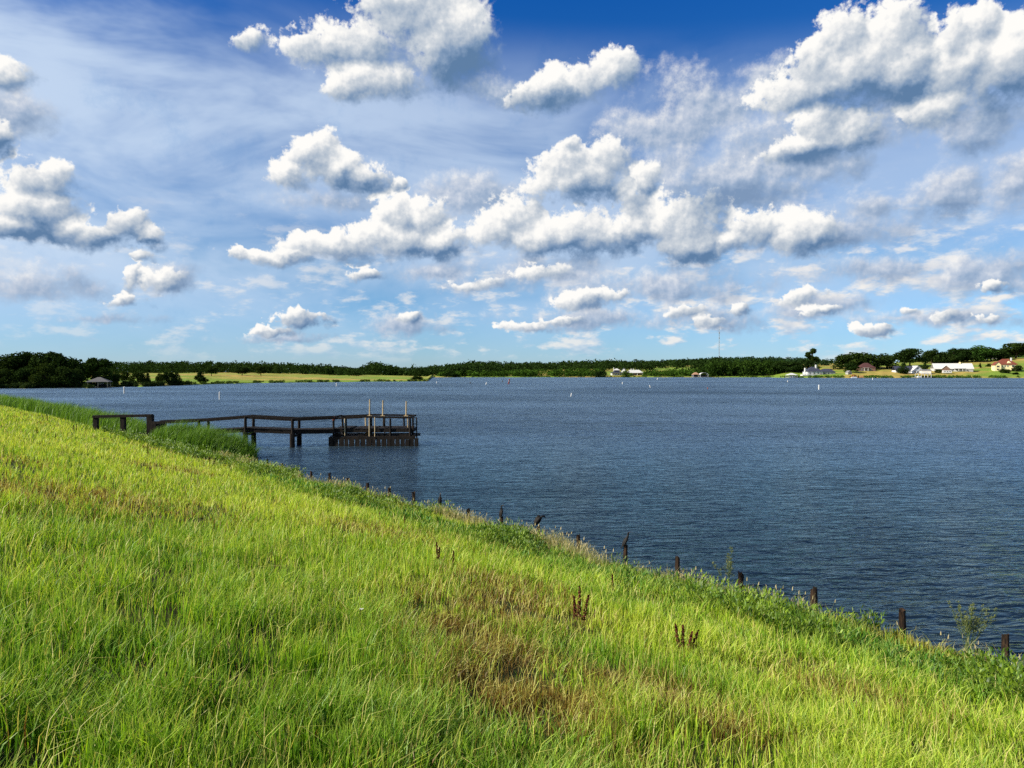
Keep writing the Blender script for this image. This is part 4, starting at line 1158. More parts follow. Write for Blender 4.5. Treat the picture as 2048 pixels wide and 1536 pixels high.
# ------------------------------------------------------------------ row of old posts at the water's edge
def post_mesh(seed, h, r, broken):
    g = random.Random(seed)
    n = 10; rings = 7; mb = MB(); vs = []; fsx = []
    for i in range(rings):
        f = i / (rings - 1)
        for j in range(n):
            a = 2 * PI * j / n
            rr = r * (1.06 - 0.12 * f) * (1 + 0.34 * (g.random() - 0.5) + 0.14 * math.sin(3 * a + seed))
            z = -1.3 + (h + 1.3) * f
            if i == rings - 1:
                z += (broken + 0.012) * (0.9 * math.sin(a + seed) + 1.6 * (g.random() - 0.5))
            vs.append((rr * math.cos(a) + 0.02 * math.sin(seed + 2 * f), rr * math.sin(a), z))
    for i in range(rings - 1):
        for j in range(n):
            fsx.append((i * n + j, i * n + (j + 1) % n, (i + 1) * n + (j + 1) % n, (i + 1) * n + j))
    k = (rings - 1) * n
    vs.append((0, 0, h - 0.05 - broken * 0.8)); c_ = len(vs) - 1
    for j in range(n): fsx.append((k + j, k + (j + 1) % n, c_))
    return mb.add(vs, fsx)
PGRP = 'old posts along the water\'s edge'
POSTS = [(2018, 1271, 15, .03, 'nearest old post at the right edge, reddish brown with a dark foot'), (1808, 1223, 17, .015, 'second nearest post, flat topped with pale weathered faces'),
 (1632, 1181, 16, .05, 'split post wrapped in dry grass, third from the right edge'), (1484, 1148, 14, .04, 'ragged dark post below the feathery weed, fourth from the right edge'),
 (1358, 1117, 11, .05, 'low rotten post right of the leaning cormorant\'s post'), (1252, 1092, 10, .01, 'slim square cut post under the leaning cormorant'),
 (1158, 1071, 10, .015, 'bare post between the leaning and the wing drying cormorants'), (1077, 1052, 8.5, .02, 'short post under the wing drying cormorant'),
 (1003, 1034, 9, .02, 'post under the upright cormorant that looks right'), (938, 1019, 9, .03, 'stumpy post with a weed on top, between two cormorants'),
 (880, 1006, 6.5, .01, 'thin post under the farthest cormorant'), (827, 994, 8, .04, 'chipped post just left of the farthest cormorant'), (779, 984, 7.5, .01, 'square topped post, second left of the farthest cormorant'),
 (735, 974, 7.5, .01, 'dark post, third left of the farthest cormorant'), (695, 964, 7.5, .01, 'dark post fourth left of the farthest cormorant, at the dry grass\'s right end'), (659, 955, 6, .03, 'brown post half hidden in pale dry grass'),
 (622, 950, 4, .03, 'thin stub left of the pale dry grass'), (592, 941, 6, .03, 'post stub showing above dark weeds, fourth from the reeds'), (563, 934, 5.5, .02, 'short stub among green weeds, third from the reeds'),
 (535, 925, 5, .03, 'narrow post with a twig, second from the reeds'), (513, 922, 5, .02, 'last visible post, right beside the reed clump')]
POST_TOP = {}
def post_line(x):
    u = (x - 1024.0) / F
    t_ = (PW[0] - u * PW[1]) / (u * DV[1] - DV[0])
    return PW + DV * t_
for k, (x, top, wpx, brk, lab) in enumerate(POSTS):
    p = post_line(x); Y = p[1]
    h = zpx(top, Y) + (0.20 if x < 850 else 0.0)
    r = max(0.06, wpx * Y / F * 0.42)
    o = post_mesh(k + 3, h, r, brk).build('wooden_post', M_POST, None, (p[0], Y, 0.0), random.random() * 0.5)
    o.rotation_euler = (random.uniform(-.03, .03), random.uniform(-.05, .05), random.random() * 3)
    tag(o, lab, 'post', PGRP)
    POST_TOP[x] = Vector((p[0], Y, h))

# ------------------------------------------------------------------ cormorants
def loft(rings, n=12):
    """rings: (centre, side radius, up radius, direction) -> closed mesh"""
    mb = MB(); vs = []; fsx = []
    for (c_, ra, rb, d) in rings:
        c_ = Vector(c_); d = Vector(d).normalized()
        sx = Vector((0, 1, 0)); up = sx.cross(d).normalized()
        for j in range(n):
            a = 2 * PI * j / n
            vs.append(tuple(c_ + sx * ra * math.cos(a) + up * rb * math.sin(a)))
    for i in range(len(rings) - 1):
        for j in range(n):
            fsx.append((i * n + j, i * n + (j + 1) % n, (i + 1) * n + (j + 1) % n, (i + 1) * n + j))
    fsx.append(tuple(range(n))[::-1]); fsx.append(tuple((len(rings) - 1) * n + j for j in range(n)))
    return mb.add(vs, fsx)
def spine(pts):
    out_ = []
    for i, (x, z, a, b) in enumerate(pts):
        x0, z0 = pts[max(0, i - 1)][:2]; x1, z1 = pts[min(len(pts) - 1, i + 1)][:2]
        out_.append(((x, 0, z), a, b, (x1 - x0, 0, z1 - z0)))
    return loft(out_)
def cormorant(label, top, pts, bill, wing, rz, open_wing=0.0, feet=True):
    """side-on outline in x (forward) and z (up): tail, body, neck, head as one surface"""
    o = empty('cormorant', top, rz, label, 'bird', 'cormorants on the old posts')
    spine(pts).build('body', M_FEATHER, o, smooth=True)
    spine(bill).build('bill', M_BILL, o, smooth=True)
    for sd in (-1, 1):
        mb = MB(); vs = []
        for i, (x, z, wd_) in enumerate(wing):
            f = i / (len(wing) - 1)
            yo = sd * (0.055 + 0.03 * math.sin(f * PI) + open_wing * (1 - f) * 0.12)
            wd_ *= 0.55 + 0.35 * min(1.0, open_wing)
            vs += [(x - wd_ * 0.6, yo * 0.9, z + wd_ * 0.4), (x, yo + sd * 0.014, z), (x + wd_ * 0.6, yo * 0.9, z - wd_ * 0.4), (x, yo * 0.75, z)]
        fsx = []
        for i in range(len(wing) - 1):
            for j in range(4):
                fsx.append((i * 4 + j, i * 4 + (j + 1) % 4, i * 4 + 4 + (j + 1) % 4, i * 4 + 4 + j))
        fsx += [(3, 2, 1, 0), tuple(len(vs) - 4 + j for j in range(4))]
        mb.add(vs, fsx).build('wing', M_WING, o, smooth=True)
        mb = MB().tube([(0.0, sd * 0.035, 0.10), (0.01, sd * 0.04, 0.005)], [0.014, 0.010], 6)
        for ty in (-0.02, 0.0, 0.02):
            mb.tube([(0.005, sd * 0.04, 0.006), (0.06, sd * 0.04 + ty, 0.004)], [0.008, 0.004], 5)
        mb.build('foot', M_FEATHER, o)
    return o
# leaning bird, facing right with head high
cormorant('cormorant leaning forward with raised head on the slim square cut post', POST_TOP[1252] + Vector((0, 0, .0)),
  [(-0.16, -0.10, .022, .010), (-0.11, -0.02, .030, .016), (-0.06, 0.06, .052, .045), (-0.02, 0.13, .066, .066), (0.03, 0.20, .062, .062), (0.065, 0.27, .042, .042), (0.085, 0.33, .028, .030), (0.088, 0.38, .026, .028), (0.098, 0.405, .028, .028), (0.120, 0.415, .020, .020)],
  [(0.118, 0.415, .014, .014), (0.150, 0.420, .009, .009), (0.178, 0.418, .005, .006)], [(0.055, 0.25, .05), (0.0, 0.17, .10), (-0.06, 0.05, .08), (-0.10, -0.02, .03)], 0.2)
# upright bird looking right
cormorant('upright cormorant turning its bill to the right on its post', POST_TOP[1003] + Vector((0, 0, .0)),
  [(-0.06, -0.12, .025, .012), (-0.05, -0.03, .036, .020), (-0.03, 0.06, .060, .050), (-0.01, 0.14, .072, .066), (0.005, 0.22, .066, .060), (0.005, 0.29, .044, .042), (-0.01, 0.34, .030, .030), (-0.012, 0.385, .027, .027), (0.004, 0.412, .030, .028), (0.035, 0.42, .020, .019)],
  [(0.03, 0.42, .014, .013), (0.075, 0.435, .009, .008), (0.115, 0.445, .005, .006)], [(0.01, 0.27, .05), (-0.02, 0.18, .10), (-0.045, 0.06, .08), (-0.055, -0.04, .03)], 0.5)
# crouching bird with half-spread wings, head bowed to the right
cormorant('hunched cormorant drying half spread wings, head bowed right, on a short post', POST_TOP[1077] + Vector((0, 0, .0)),
  [(-0.24, -0.02, .020, .008), (-0.17, 0.01, .034, .016), (-0.10, 0.06, .056, .046), (-0.03, 0.12, .074, .070), (0.04, 0.20, .072, .066), (0.09, 0.28, .050, .046), (0.14, 0.335, .034, .034), (0.20, 0.345, .030, .030), (0.235, 0.315, .030, .028), (0.245, 0.285, .020, .020)],
  [(0.245, 0.288, .014, .013), (0.255, 0.25, .009, .008), (0.258, 0.215, .005, .006)], [(0.06, 0.34, .07), (0.0, 0.24, .14), (-0.08, 0.12, .13), (-0.14, 0.02, .05)], 0.1, 0.8)
# farthest bird, seen from behind with bill pointing up
cormorant('farthest cormorant, a thin upright silhouette with bill pointing up', POST_TOP[880] + Vector((0, 0, .0)),
  [(-0.04, -0.12, .030, .012), (-0.035, -0.03, .044, .022), (-0.02, 0.06, .066, .050), (0.0, 0.14, .076, .064), (0.0, 0.20, .066, .058), (0.0, 0.25, .040, .040), (0.0, 0.29, .030, .030), (0.005, 0.325, .028, .028), (0.012, 0.345, .020, .020)],
  [(0.012, 0.345, .014, .014), (0.024, 0.385, .009, .009), (0.034, 0.42, .005, .006)], [(0.0, 0.24, .05), (-0.02, 0.16, .10), (-0.03, 0.06, .08), (-0.035, -0.04, .03)], 1.2)

# ------------------------------------------------------------------ buoys
def buoy(x, ytop, ybot, wpx, label, kind='white', lean=0.0):
    Y = EYE * F / (ybot - HZ); X = xpx(x, Y)
    H = (ybot - ytop) * Y / F; r = max(wpx * Y / F / 2, 0.12)
    o = empty('buoy', (X, Y, 0.0), 0, label, 'buoy', 'marker buoys on the lake')
    o.rotation_euler = (0, lean, 0)
    mt = {'white': M_BUOY, 'red': M_BUOYRED, 'dark': M_BUOYDARK}[kind]
    MB().tube([(0, 0, -0.8), (0, 0, H * 0.86), (0, 0, H * 0.96), (0, 0, H)], [r, r, r * 0.85, r * 0.3], 12).build('float_tube', mt, o, smooth=False)
    if kind == 'white':
        for zc in (0.30, 0.70):
            MB().tube([(0, 0, H * zc - 0.04 * H), (0, 0, H * zc + 0.04 * H)], [r * 1.03, r * 1.03], 12).build('band', M_BAND, o)
    else:
        MB().tube([(0, 0, H * .55), (0, 0, H * .62)], [r * 1.04, r * 1.04], 12).build('band', M_BUOY, o)
    return o
for a in [(248.5, 773, 787, 3.0, 'white pole buoy in front of the left shore trees, near the boathouse'), (439, 783, 799, 3.0, 'nearest white pole buoy, above the pier walkway'), (673, 766, 772.5, 2.2, 'small white buoy off the grassy point'),
          (873.5, 763, 766.5, 1.8, 'tiny white buoy just right of the grassy point\'s tip'), (972, 764.5, 769, 2.0, 'white leaning buoy left of the big dark marker', 'white', 0.3), (940.5, 764, 767.2, 2.2, 'little dark buoy between two white ones', 'dark'),
          (1017, 757.5, 768, 2.6, 'large dark red marker leaning right in mid lake', 'red', 0.22), (1005, 760.5, 764.5, 1.6, 'small buoy beside the large leaning marker', 'dark'), (1142, 786, 793, 2.2, 'white buoy leaning right in the open middle of the lake', 'white', 0.2),
          (1245, 764, 768.3, 1.9, 'white buoy below the round green tree of the middle shore'), (1301, 770, 775.2, 2.2, 'white buoy leaning left, right of the middle houses', 'white', -0.35), (1314.5, 755.5, 759.5, 1.6, 'far white buoy against the middle shore', 'white', 0.2),
          (1415.5, 774.5, 778.2, 2.2, 'small dark red buoy below the radio mast', 'red'), (1638, 769.5, 779.2, 2.6, 'tall white pole buoy off the blue roofed house'), (1575.5, 761, 764, 1.8, 'tiny white buoy off the white boat canopy'), (1745.5, 755.5, 759.5, 1.6, 'white buoy close to the right shore by the tan dock')]:
    buoy(*a)

# ------------------------------------------------------------------ houses of the far shore
def gable(mb, x0, x1, y0, y1, z0, z1, ov=0.4, th=0.18, axis='x'):
    """gable roof slab pair with thickness; ridge along axis"""
    if axis == 'x':
        ym = (y0 + y1) / 2
        for s_ in (0, 1):
            ye = y0 - ov if s_ == 0 else y1 + ov
            ze = z0 - ov * (z1 - z0) / (ym - y0)
            mb.add([(x0 - ov, ye, ze), (x1 + ov, ye, ze), (x1 + ov, ym, z1), (x0 - ov, ym, z1), (x0 - ov, ye, ze + th), (x1 + ov, ye, ze + th), (x1 + ov, ym, z1 + th), (x0 - ov, ym, z1 + th)],
                   [(3, 2, 1, 0), (4, 5, 6, 7), (0, 1, 5, 4), (1, 2, 6, 5), (2, 3, 7, 6), (3, 0, 4, 7)])
    else:
        xm = (x0 + x1) / 2
        for s_ in (0, 1):
            xe = x0 - ov if s_ == 0 else x1 + ov
            ze = z0 - ov * (z1 - z0) / (xm - x0)
            mb.add([(xe, y0 - ov, ze), (xe, y1 + ov, ze), (xm, y1 + ov, z1), (xm, y0 - ov, z1), (xe, y0 - ov, ze + th), (xe, y1 + ov, ze + th), (xm, y1 + ov, z1 + th), (xm, y0 - ov, z1 + th)],
                   [(0, 1, 2, 3), (7, 6, 5, 4), (4, 5, 1, 0), (5, 6, 2, 1), (6, 7, 3, 2), (7, 4, 0, 3)])
    return mb
def hip(mb, x0, x1, y0, y1, z0, z1, inset, ov=0.4):
    x0 -= ov; x1 += ov; y0 -= ov; y1 += ov; ym = (y0 + y1) / 2
    vs = [(x0, y0, z0), (x1, y0, z0), (x1, y1, z0), (x0, y1, z0), (x0 + inset, ym, z1), (x1 - inset, ym, z1), (x0, y0, z0 - .15), (x1, y0, z0 - .15), (x1, y1, z0 - .15), (x0, y1, z0 - .15)]
    return mb.add(vs, [(0, 1, 5, 4), (1, 2, 5), (2, 3, 4, 5), (3, 0, 4), (6, 7, 1, 0), (7, 8, 2, 1), (8, 9, 3, 2), (9, 6, 0, 3), (9, 8, 7, 6)])
def walls(x0, x1, y0, y1, h, gab=None, axis='x'):
    """wall block; with gab the gable triangles are included"""
    mb = MB().box(x0, x1, y0, y1, -1.5, h)
    if gab:
        if axis == 'x':
            ym = (y0 + y1) / 2
            for x_ in (x0, x1 - 0.2):
                mb.add([(x_, y0, h), (x_, y1, h), (x_, ym, gab), (x_ + .2, y0, h), (x_ + .2, y1, h), (x_ + .2, ym, gab)], [(0, 1, 2), (5, 4, 3), (0, 3, 4, 1), (1, 4, 5, 2), (2, 5, 3, 0)])
        else:
            xm = (x0 + x1) / 2
            for y_ in (y0, y1 - 0.2):
                mb.add([(x0, y_, h), (x1, y_, h), (xm, y_, gab), (x0, y_ + .2, h), (x1, y_ + .2, h), (xm, y_ + .2, gab)], [(2, 1, 0), (3, 4, 5), (1, 4, 3, 0), (2, 5, 4, 1), (0, 3, 5, 2)])
    return mb
def window(par, x, z, w_, h_, y=-0.03, frame=M_WHITE):
    fr = MB()
    fr.box(x - w_ / 2 - .1, x - w_ / 2, y - .06, y + .05, z - .1, z + h_ + .1).box(x + w_ / 2, x + w_ / 2 + .1, y - .06, y + .05, z - .1, z + h_ + .1)
    fr.box(x - w_ / 2, x + w_ / 2, y - .06, y + .05, z + h_, z + h_ + .1).box(x - w_ / 2, x + w_ / 2, y - .06, y + .05, z - .1, z).box(x - .03, x + .03, y - .05, y + .02, z, z + h_)
    o = fr.build('window', frame, par)
    MB().box(x - w_ / 2, x + w_ / 2, y - .02, y + .03, z, z + h_).build('pane', M_GLASS, o)
    return o
def door(par, x, w_, h_, y=-0.03, mat=M_BRICK):
    o = MB().box(x - w_ / 2, x + w_ / 2, y - .05, y + .04, 0, h_).build('door', mat, par)
    MB().box(x + w_ * .32, x + w_ * .38, y - .10, y - .05, h_ * .45, h_ * .5).build('handle', M_STEEL, o)
    return o
def bld(name, x, Y, rz, label, cat='house', group=None, zoff=0.0):
    p = fp(x, Y)
    return empty(name, (p[0], p[1], p[2] + zoff), rz, label, cat, group)
HG = 'houses on the right shore'
# blue-roofed white house with two chimneys
b = bld('house', 1640, 752, 0.10, 'white house with dark blue hipped roof and two white chimneys by the water', group=HG)
walls(-14, 3, 0, 10, 3.2).build('wall', M_WHITE, b)
walls(3.2, 18, 1.5, 11, 3.0).build('wing_wall', M_GREYWALL, b)
r = hip(MB(), -14, 3.6, 0, 10, 3.35, 8.4, 7.0).build('roof', M_SLATE, b)
MB().box(-14.9, -13.6, 3.6, 5.2, 0.0, 7.2).build('chimney', M_WHITE, r)
MB().box(-3.2, -1.8, 3.2, 4.6, 6.0, 10.6).build('chimney', M_WHITE, r)
hip(MB(), 3.4, 18, 1.5, 11, 3.15, 6.4, 4.5).build('wing_roof', M_SLATE, b)
for x_ in (-11, -6.5, -2): window(b, x_, 0.9, 1.7, 1.5)
for x_ in (6, 10, 14): window(b, x_, 0.9, 1.6, 1.4, 1.47)
door(b, 1.0, 1.1, 2.2)
MB().box(-22, -8, -5.0, -0.3, -1.2, 0.25).build('terrace_wall', M_WHITE, b)
# brown house in the shade of the oaks
b = bld('house', 1734, 772, -0.06, 'brown house with a steep dull red hipped roof half hidden under black oaks', group=HG)
walls(-8, 9, 0, 9, 3.6).build('wall', M_BRICK, b)
hip(MB(), -8, 9, 0, 9, 3.75, 9.0, 7.0).build('roof', plain('dull_red_roof', (0.085, 0.035, 0.032), 0.85, 0.3, 1.5), b)
for x_ in (-5.5, -1.5, 4): window(b, x_, 0.8, 1.4, 1.9)
door(b, 1.4, 1.1, 2.3, mat=M_WHITE)
for x_ in (-3.6, 0.3): MB().box(x_ - .18, x_ + .18, -1.9, -1.55, 0, 3.5).build('porch_post', M_WHITE, b)
MB().box(-4.6, 1.6, -2.1, -0.02, 3.5, 3.72).build('porch_roof', M_WHITE, b)
# small grey shed roofs near it
b = bld('shed', 1700, 742, 0.25, 'small grey gabled shed below the black oaks', 'shed')
walls(-2.4, 2.4, 0, 4, 2.2, 3.9, 'y').build('wall', M_GREYWALL, b)
gable(MB(), -2.4, 2.4, 0, 4, 2.25, 3.95, .3, .12, 'y').build('roof', M_GREYROOF, b)
door(b, 0, 1.0, 1.9)
# white cottage with dark roof and front gable
b = bld('house', 1822, 748, 0.0, 'white cottage with dark roof and a white front gable above the canopy dock', group=HG)
walls(-15, 2.5, 2, 10, 3.2, None).build('wall', M_WHITE, b)
gable(MB(), -15, 4, 2, 10, 3.25, 7.4, .5, .2, 'x').build('roof', M_SLATE, b)
walls(1.0, 12.0, -1.0, 9, 2.8, 7.6, 'y').build('gable_wall', plain('shaded_white_siding', (0.55, 0.60, 0.66), 0.7, 0.06, 1.0), b)  # white gable wall; its bluish shade is put into the colour
gable(MB(), 1.0, 12.0, -1.0, 9, 2.85, 7.7, .7, .25, 'y').build('gable_roof', M_WHITE, b)
window(b, 6.5, 4.4, 1.3, 1.2, -1.03); window(b, 3.6, 0.8, 1.5, 1.5, -1.03); window(b, 9.6, 0.8, 1.5, 1.5, -1.03); door(b, 6.5, 1.2, 2.2, -1.03, M_SLATE)
for x_ in (-12, -8, -3): window(b, x_, 0.8, 1.6, 1.6, 1.97)
for x_ in (-1.6, -0.2, 1.2 - 2): pass
# white garage by the water
b = bld('garage', 1853, 734, -0.30, 'white flat fronted garage with a grey side, between cottage and caravan', 'garage')
walls(-4.6, 4.2, 0, 7.5, 3.4).build('wall', plain('garage_white', (0.70, 0.64, 0.56), 0.7, 0.06, 1.0), b)
MB().box(4.22, 4.4, 0.05, 7.45, -1, 3.35).build('side_wall', M_GREYWALL, b)
gable(MB(), -4.6, 4.4, 0, 7.5, 3.45, 4.6, .3, .15, 'x').build('roof', M_GREYROOF, b)
MB().box(-3.4, 1.0, -.06, .02, 0, 2.5).build('garage_door', M_WHITE, b)
# big house with white metal roof
b = bld('house', 1903, 754, -0.28, 'large low house with a bright white metal roof and a gable end coloured as shaded', group=HG)
walls(-17, 13, 0, 12, 3.0, None).build('wall', M_WHITE, b)
walls(13.02, 20, -0.5, 13, 3.0, 8.0, 'x').build('gable_wall', M_GREYWALL, b)  # shade on the right gable end painted in as grey
r = gable(MB(), -16, 20, 0, 12.5, 3.05, 8.2, .9, .25, 'x').build('roof', M_METALROOF, b)
MB().box(8.5, 10.0, 5.0, 6.2, 7.0, 9.8).build('chimney', M_CREAM, r)
walls(-9.5, -2.5, -2.6, 4, 2.9, 5.9, 'y').build('porch_wall', M_BRICK, b)
gable(MB(), -9.5, -2.5, -2.6, 6, 2.95, 6.0, .5, .2, 'y').build('porch_roof', M_METALROOF, b)
for x_ in (-14.2, -11.6, 1.5, 5.0, 9.0): window(b, x_, 0.8, 1.7, 1.5)
door(b, -6, 1.4, 2.3, -2.63)
MB().box(2, 13, -2.6, -0.1, 2.7, 2.9).build('veranda_roof', M_GREYROOF, b)
for x_ in (2.3, 6, 9.6, 12.8): MB().box(x_ - .15, x_ + .15, -2.5, -2.2, 0, 2.7).build('veranda_post', M_WHITE, b)
# cream house with red roof
b = bld('house', 2012, 748, -0.22, 'cream two storey house with red tiled roof at the right edge', group=HG)
walls(-9.5, 9, 0, 11, 6.0).build('wall', M_CREAM, b)
r = hip(MB(), -8, 11, -0.2, 12, 6.1, 12.2, 7.0).build('roof', M_REDROOF, b)
walls(-11.5, -5.5, -2.4, 5, 5.8, 8.8, 'y').build('gable_wall', M_CREAM, b)
gable(MB(), -11.5, -5.5, -2.4, 6, 5.85, 8.9, .5, .2, 'y').build('gable_roof', M_REDROOF, b)
MB().add([(1.0, 0.4, 7.6), (5.0, 0.4, 7.6), (3.0, 0.4, 9.8), (1.0, 4.4, 7.6), (5.0, 4.4, 7.6), (3.0, 4.4, 9.8)], [(0, 1, 2), (5, 4, 3), (1, 4, 5, 2), (0, 2, 5, 3), (0, 3, 4, 1)]).build('dormer', M_CREAM, b)
MB().box(5.6, 6.8, 3.4, 4.6, 8.5, 13.4).build('chimney', M_WHITE, r)
for x_ in (-3.6, -1.0, 1.6): window(b, x_, 3.7, 1.2, 1.3)
window(b, 6.4, 3.2, 1.8, 2.2); window(b, -8.5, 3.2, 2.6, 1.8, -2.43, M_CREAM); window(b, -8.5, 0.4, 2.6, 1.5, -2.43, M_CREAM)
MB().box(3.6, 8.8, -1.6, -.1, 2.4, 2.7).build('balcony', M_CREAM, b)
for x_ in (3.9, 8.4): MB().box(x_ - .25, x_ + .25, -1.5, -1.0, -.5, 2.4).build('balcony_post', M_CREAM, b)
door(b, 6.2, 1.3, 2.2)
# grey house on the hilltop among trees
b = bld('house', 2002, 905, 0.2, 'grey hilltop house with a steep slate gable between oaks', group=HG)
walls(-7, 7, 0, 9, 5.0, 10.0, 'y').build('wall', M_GREYWALL, b)
gable(MB(), -7, 7, 0, 9, 5.05, 10.1, .6, .25, 'y').build('roof', M_GREYROOF, b)
window(b, -2.5, 2.2, 1.6, 1.6); window(b, 2.5, 2.2, 1.6, 1.6); window(b, 0, 6.2, 1.2, 1.3)
# middle shore houses
MH = 'houses on the middle shore'
b = bld('house', 1234, 846, 0.05, 'white house with a small hipped upper roof left of the round green tree', group=MH)
walls(-6, 6.5, 0, 9, 3.0).build('wall', M_WHITE, b)
hip(MB(), -6.5, 7, -1.5, 9, 3.1, 4.6, 4.5).build('lower_roof', M_SLATE, b)
walls(-3.0, 3.5, 1, 7, 6.0).build('upper_wall', M_SLATE, b)
r = hip(MB(), -3.0, 3.5, 1, 7, 6.1, 8.2, 2.8).build('roof', M_METALROOF, b)
MB().box(-3.6, -2.8, 3, 4, 5, 9.4).build('chimney', M_WHITE, r)
for x_ in (-4, -1.2, 1.6, 4.4): window(b, x_, 0.8, 1.5, 1.5)
b = bld('house', 1247, 880, -0.3, 'small white gabled house on the slope above the round green tree', group=MH)
walls(-3, 3, 0, 6, 4.0, 7.0, 'y').build('wall', M_WHITE, b)
gable(MB(), -3, 3, 0, 6, 4.05, 7.1, .4, .2, 'y').build('roof', M_GREYROOF, b); window(b, 0, 2, 1.4, 1.4)
b = bld('house', 1270, 846, 0.0, 'long house with white roof and dark veranda right of the round green tree', group=MH)
walls(-10, 9.5, 0, 9, 2.9).build('wall', M_BRICK, b)
r = hip(MB(), -10.5, 10, -1.8, 9.5, 3.0, 6.6, 5.0).build('roof', M_METALROOF, b)
for x_ in (-4.5, -1.8): MB().box(x_, x_ + 1.1, 3.0, 4.0, 5.2, 7.9).build('chimney', M_WHITE, r)
for x_ in (-6, -2, 2): window(b, x_, 0.6, 1.6, 1.7)
for x_ in (-9, -3.5, 2.5, 8.5): MB().box(x_ - .3, x_ + .3, -1.7, -1.1, -1.2, 2.9).build('veranda_post', M_WHITE, b)

# ------------------------------------------------------------------ boathouses and docks
def posts4(par, xs, ys, z0, z1, r, mat, name='post'):
    for x_ in xs:
        for y_ in ys:
            MB().box(x_ - r, x_ + r, y_ - r, y_ + r, z0, z1).build(name, mat, par)
def pyramid(x0, x1, y0, y1, z0, z1, ridge=0.5):
    return hip(MB(), x0, x1, y0, y1, z0, z1, (x1 - x0) / 2 - ridge, 0.0)
BG = 'boathouses and docks along the far shores'
def dock(name, x, Y, rz, label, cat='boathouse'):
    return empty(name, (xpx(x, Y), Y, 0.0), rz, label, cat, BG)
D_ = float(fs(199, 1) + wig(199))
b = dock('boathouse', 198.5, D_ - 3.0, 0.35, 'open boathouse with grey pyramid roof by the left shore trees')
pyramid(-3.9, 3.9, -3.6, 3.6, 2.35, 4.05, .5).build('roof', plain('dark_shingle_roof', (0.11, 0.105, 0.10), 0.85, 0.25, 1.5), b)
posts4(b, (-3.2, 0.1, 3.2), (-3.0, 3.0), -1.5, 2.3, .13, M_STAKE)
MB().box(-3.7, 3.7, -3.3, 3.3, 0.45, 0.62).build('deck', M_PIER, b)
MB().box(-3.7, -0.3, -3.42, -3.31, 0.28, 0.60).build('deck_edge', M_STAKE, b)
b2 = empty('motor_boat', (xpx(201, D_ - 3), D_ - 2.6, 0.62), 0.35, 'small covered boat lifted under the grey roofed boathouse', 'boat')
MB().add([(-2, -.8, .1), (2, -.8, .1), (2.6, 0, .3), (2, .8, .1), (-2, .8, .1), (-2.1, -1, .8), (2.1, -1, .8), (3.0, 0, .95), (2.1, 1, .8), (-2.1, 1, .8)], [(4, 3, 2, 1, 0), (5, 6, 7, 8, 9), (0, 1, 6, 5), (1, 2, 7, 6), (2, 3, 8, 7), (3, 4, 9, 8), (4, 0, 5, 9)]).build('hull', M_BUOYDARK, b2)
MB().box(-.6, .7, -.6, .6, .8, 1.2).build('console', M_GREYWALL, b2)
D_ = float(fs(1390, 1) + wig(1390)) - 3
b = dock('boathouse', 1391, D_, 0.0, 'small boathouse with reddish brown hipped roof on the middle shore')
pyramid(-3.6, 3.6, -3, 3, 3.2, 5.6, 1.2).build('roof', M_TANROOF, b); posts4(b, (-3.2, 3.2), (-2.6, 2.6), -1.2, 3.2, .18, M_WHITE)
MB().box(-3.5, 3.5, -2.9, 2.9, .35, .6).build('deck', M_GREYWALL, b); MB().box(-3.1, 3.1, 2.4, 2.6, .6, 2.6).build('back_wall', M_BUOYDARK, b)
D_ = float(fs(1407, 1) + wig(1407)) - 3
def canopy(b, hw, d, z0, z1, mat):
    mb = MB(); n = 9; vs = []
    for i in range(n):
        f = -1 + 2 * i / (n - 1); z = z0 + (z1 - z0) * (1 - f * f) ** 0.6
        vs += [(f * hw, -d, z), (f * hw, d, z), (f * hw, -d, z - .15), (f * hw, d, z - .15)]
    fsx = []
    for i in range(n - 1):
        k = i * 4
        fsx += [(k, k + 4, k + 5, k + 1), (k + 2, k + 3, k + 7, k + 6), (k, k + 2, k + 6, k + 4), (k + 1, k + 5, k + 7, k + 3)]
    return mb.add(vs, fsx).build('canopy', mat, b)
b = dock('boathouse', 1407, D_, 0.0, 'boat dock under an arched white canopy on the middle shore')
canopy(b, 4.6, 3.4, 3.2, 5.3, M_WHITE); posts4(b, (-4.3, 4.3), (-3, 3), -1.2, 3.2, .15, M_WHITE); MB().box(-4.4, 4.4, -3.2, 3.2, .3, .55).build('deck', M_GREYWALL, b)
MB().box(-4.2, 4.2, 2.8, 3.0, .55, 2.4).build('back_wall', M_BUOYDARK, b)
D_ = float(fs(1583, 1) + wig(1583)) - 3
b = dock('boathouse', 1583, D_, 0.0, 'boat dock under a wide white tent canopy left of the blue roofed house')
pyramid(-5.0, 5.0, -3.5, 3.5, 3.0, 4.9, .8).build('canopy', M_WHITE, b); posts4(b, (-4.6, 0, 4.6), (-3, 3), -1.2, 3.0, .12, M_WHITE); MB().box(-4.8, 4.8, -3.2, 3.2, .25, .5).build('deck', M_GREYWALL, b)
b2 = empty('motor_boat', (xpx(1585, D_), D_, 0.5), 0.1, 'white motor boat under the wide tent canopy', 'boat')
MB().add([(-2.6, -.9, 0), (2.2, -.9, 0), (3.2, 0, .4), (2.2, .9, 0), (-2.6, .9, 0), (-2.7, -1.1, 1), (2.4, -1.1, 1), (3.8, 0, 1.2), (2.4, 1.1, 1), (-2.7, 1.1, 1)], [(4, 3, 2, 1, 0), (5, 6, 7, 8, 9), (0, 1, 6, 5), (1, 2, 7, 6), (2, 3, 8, 7), (3, 4, 9, 8), (4, 0, 5, 9)]).build('hull', M_HULL, b2)
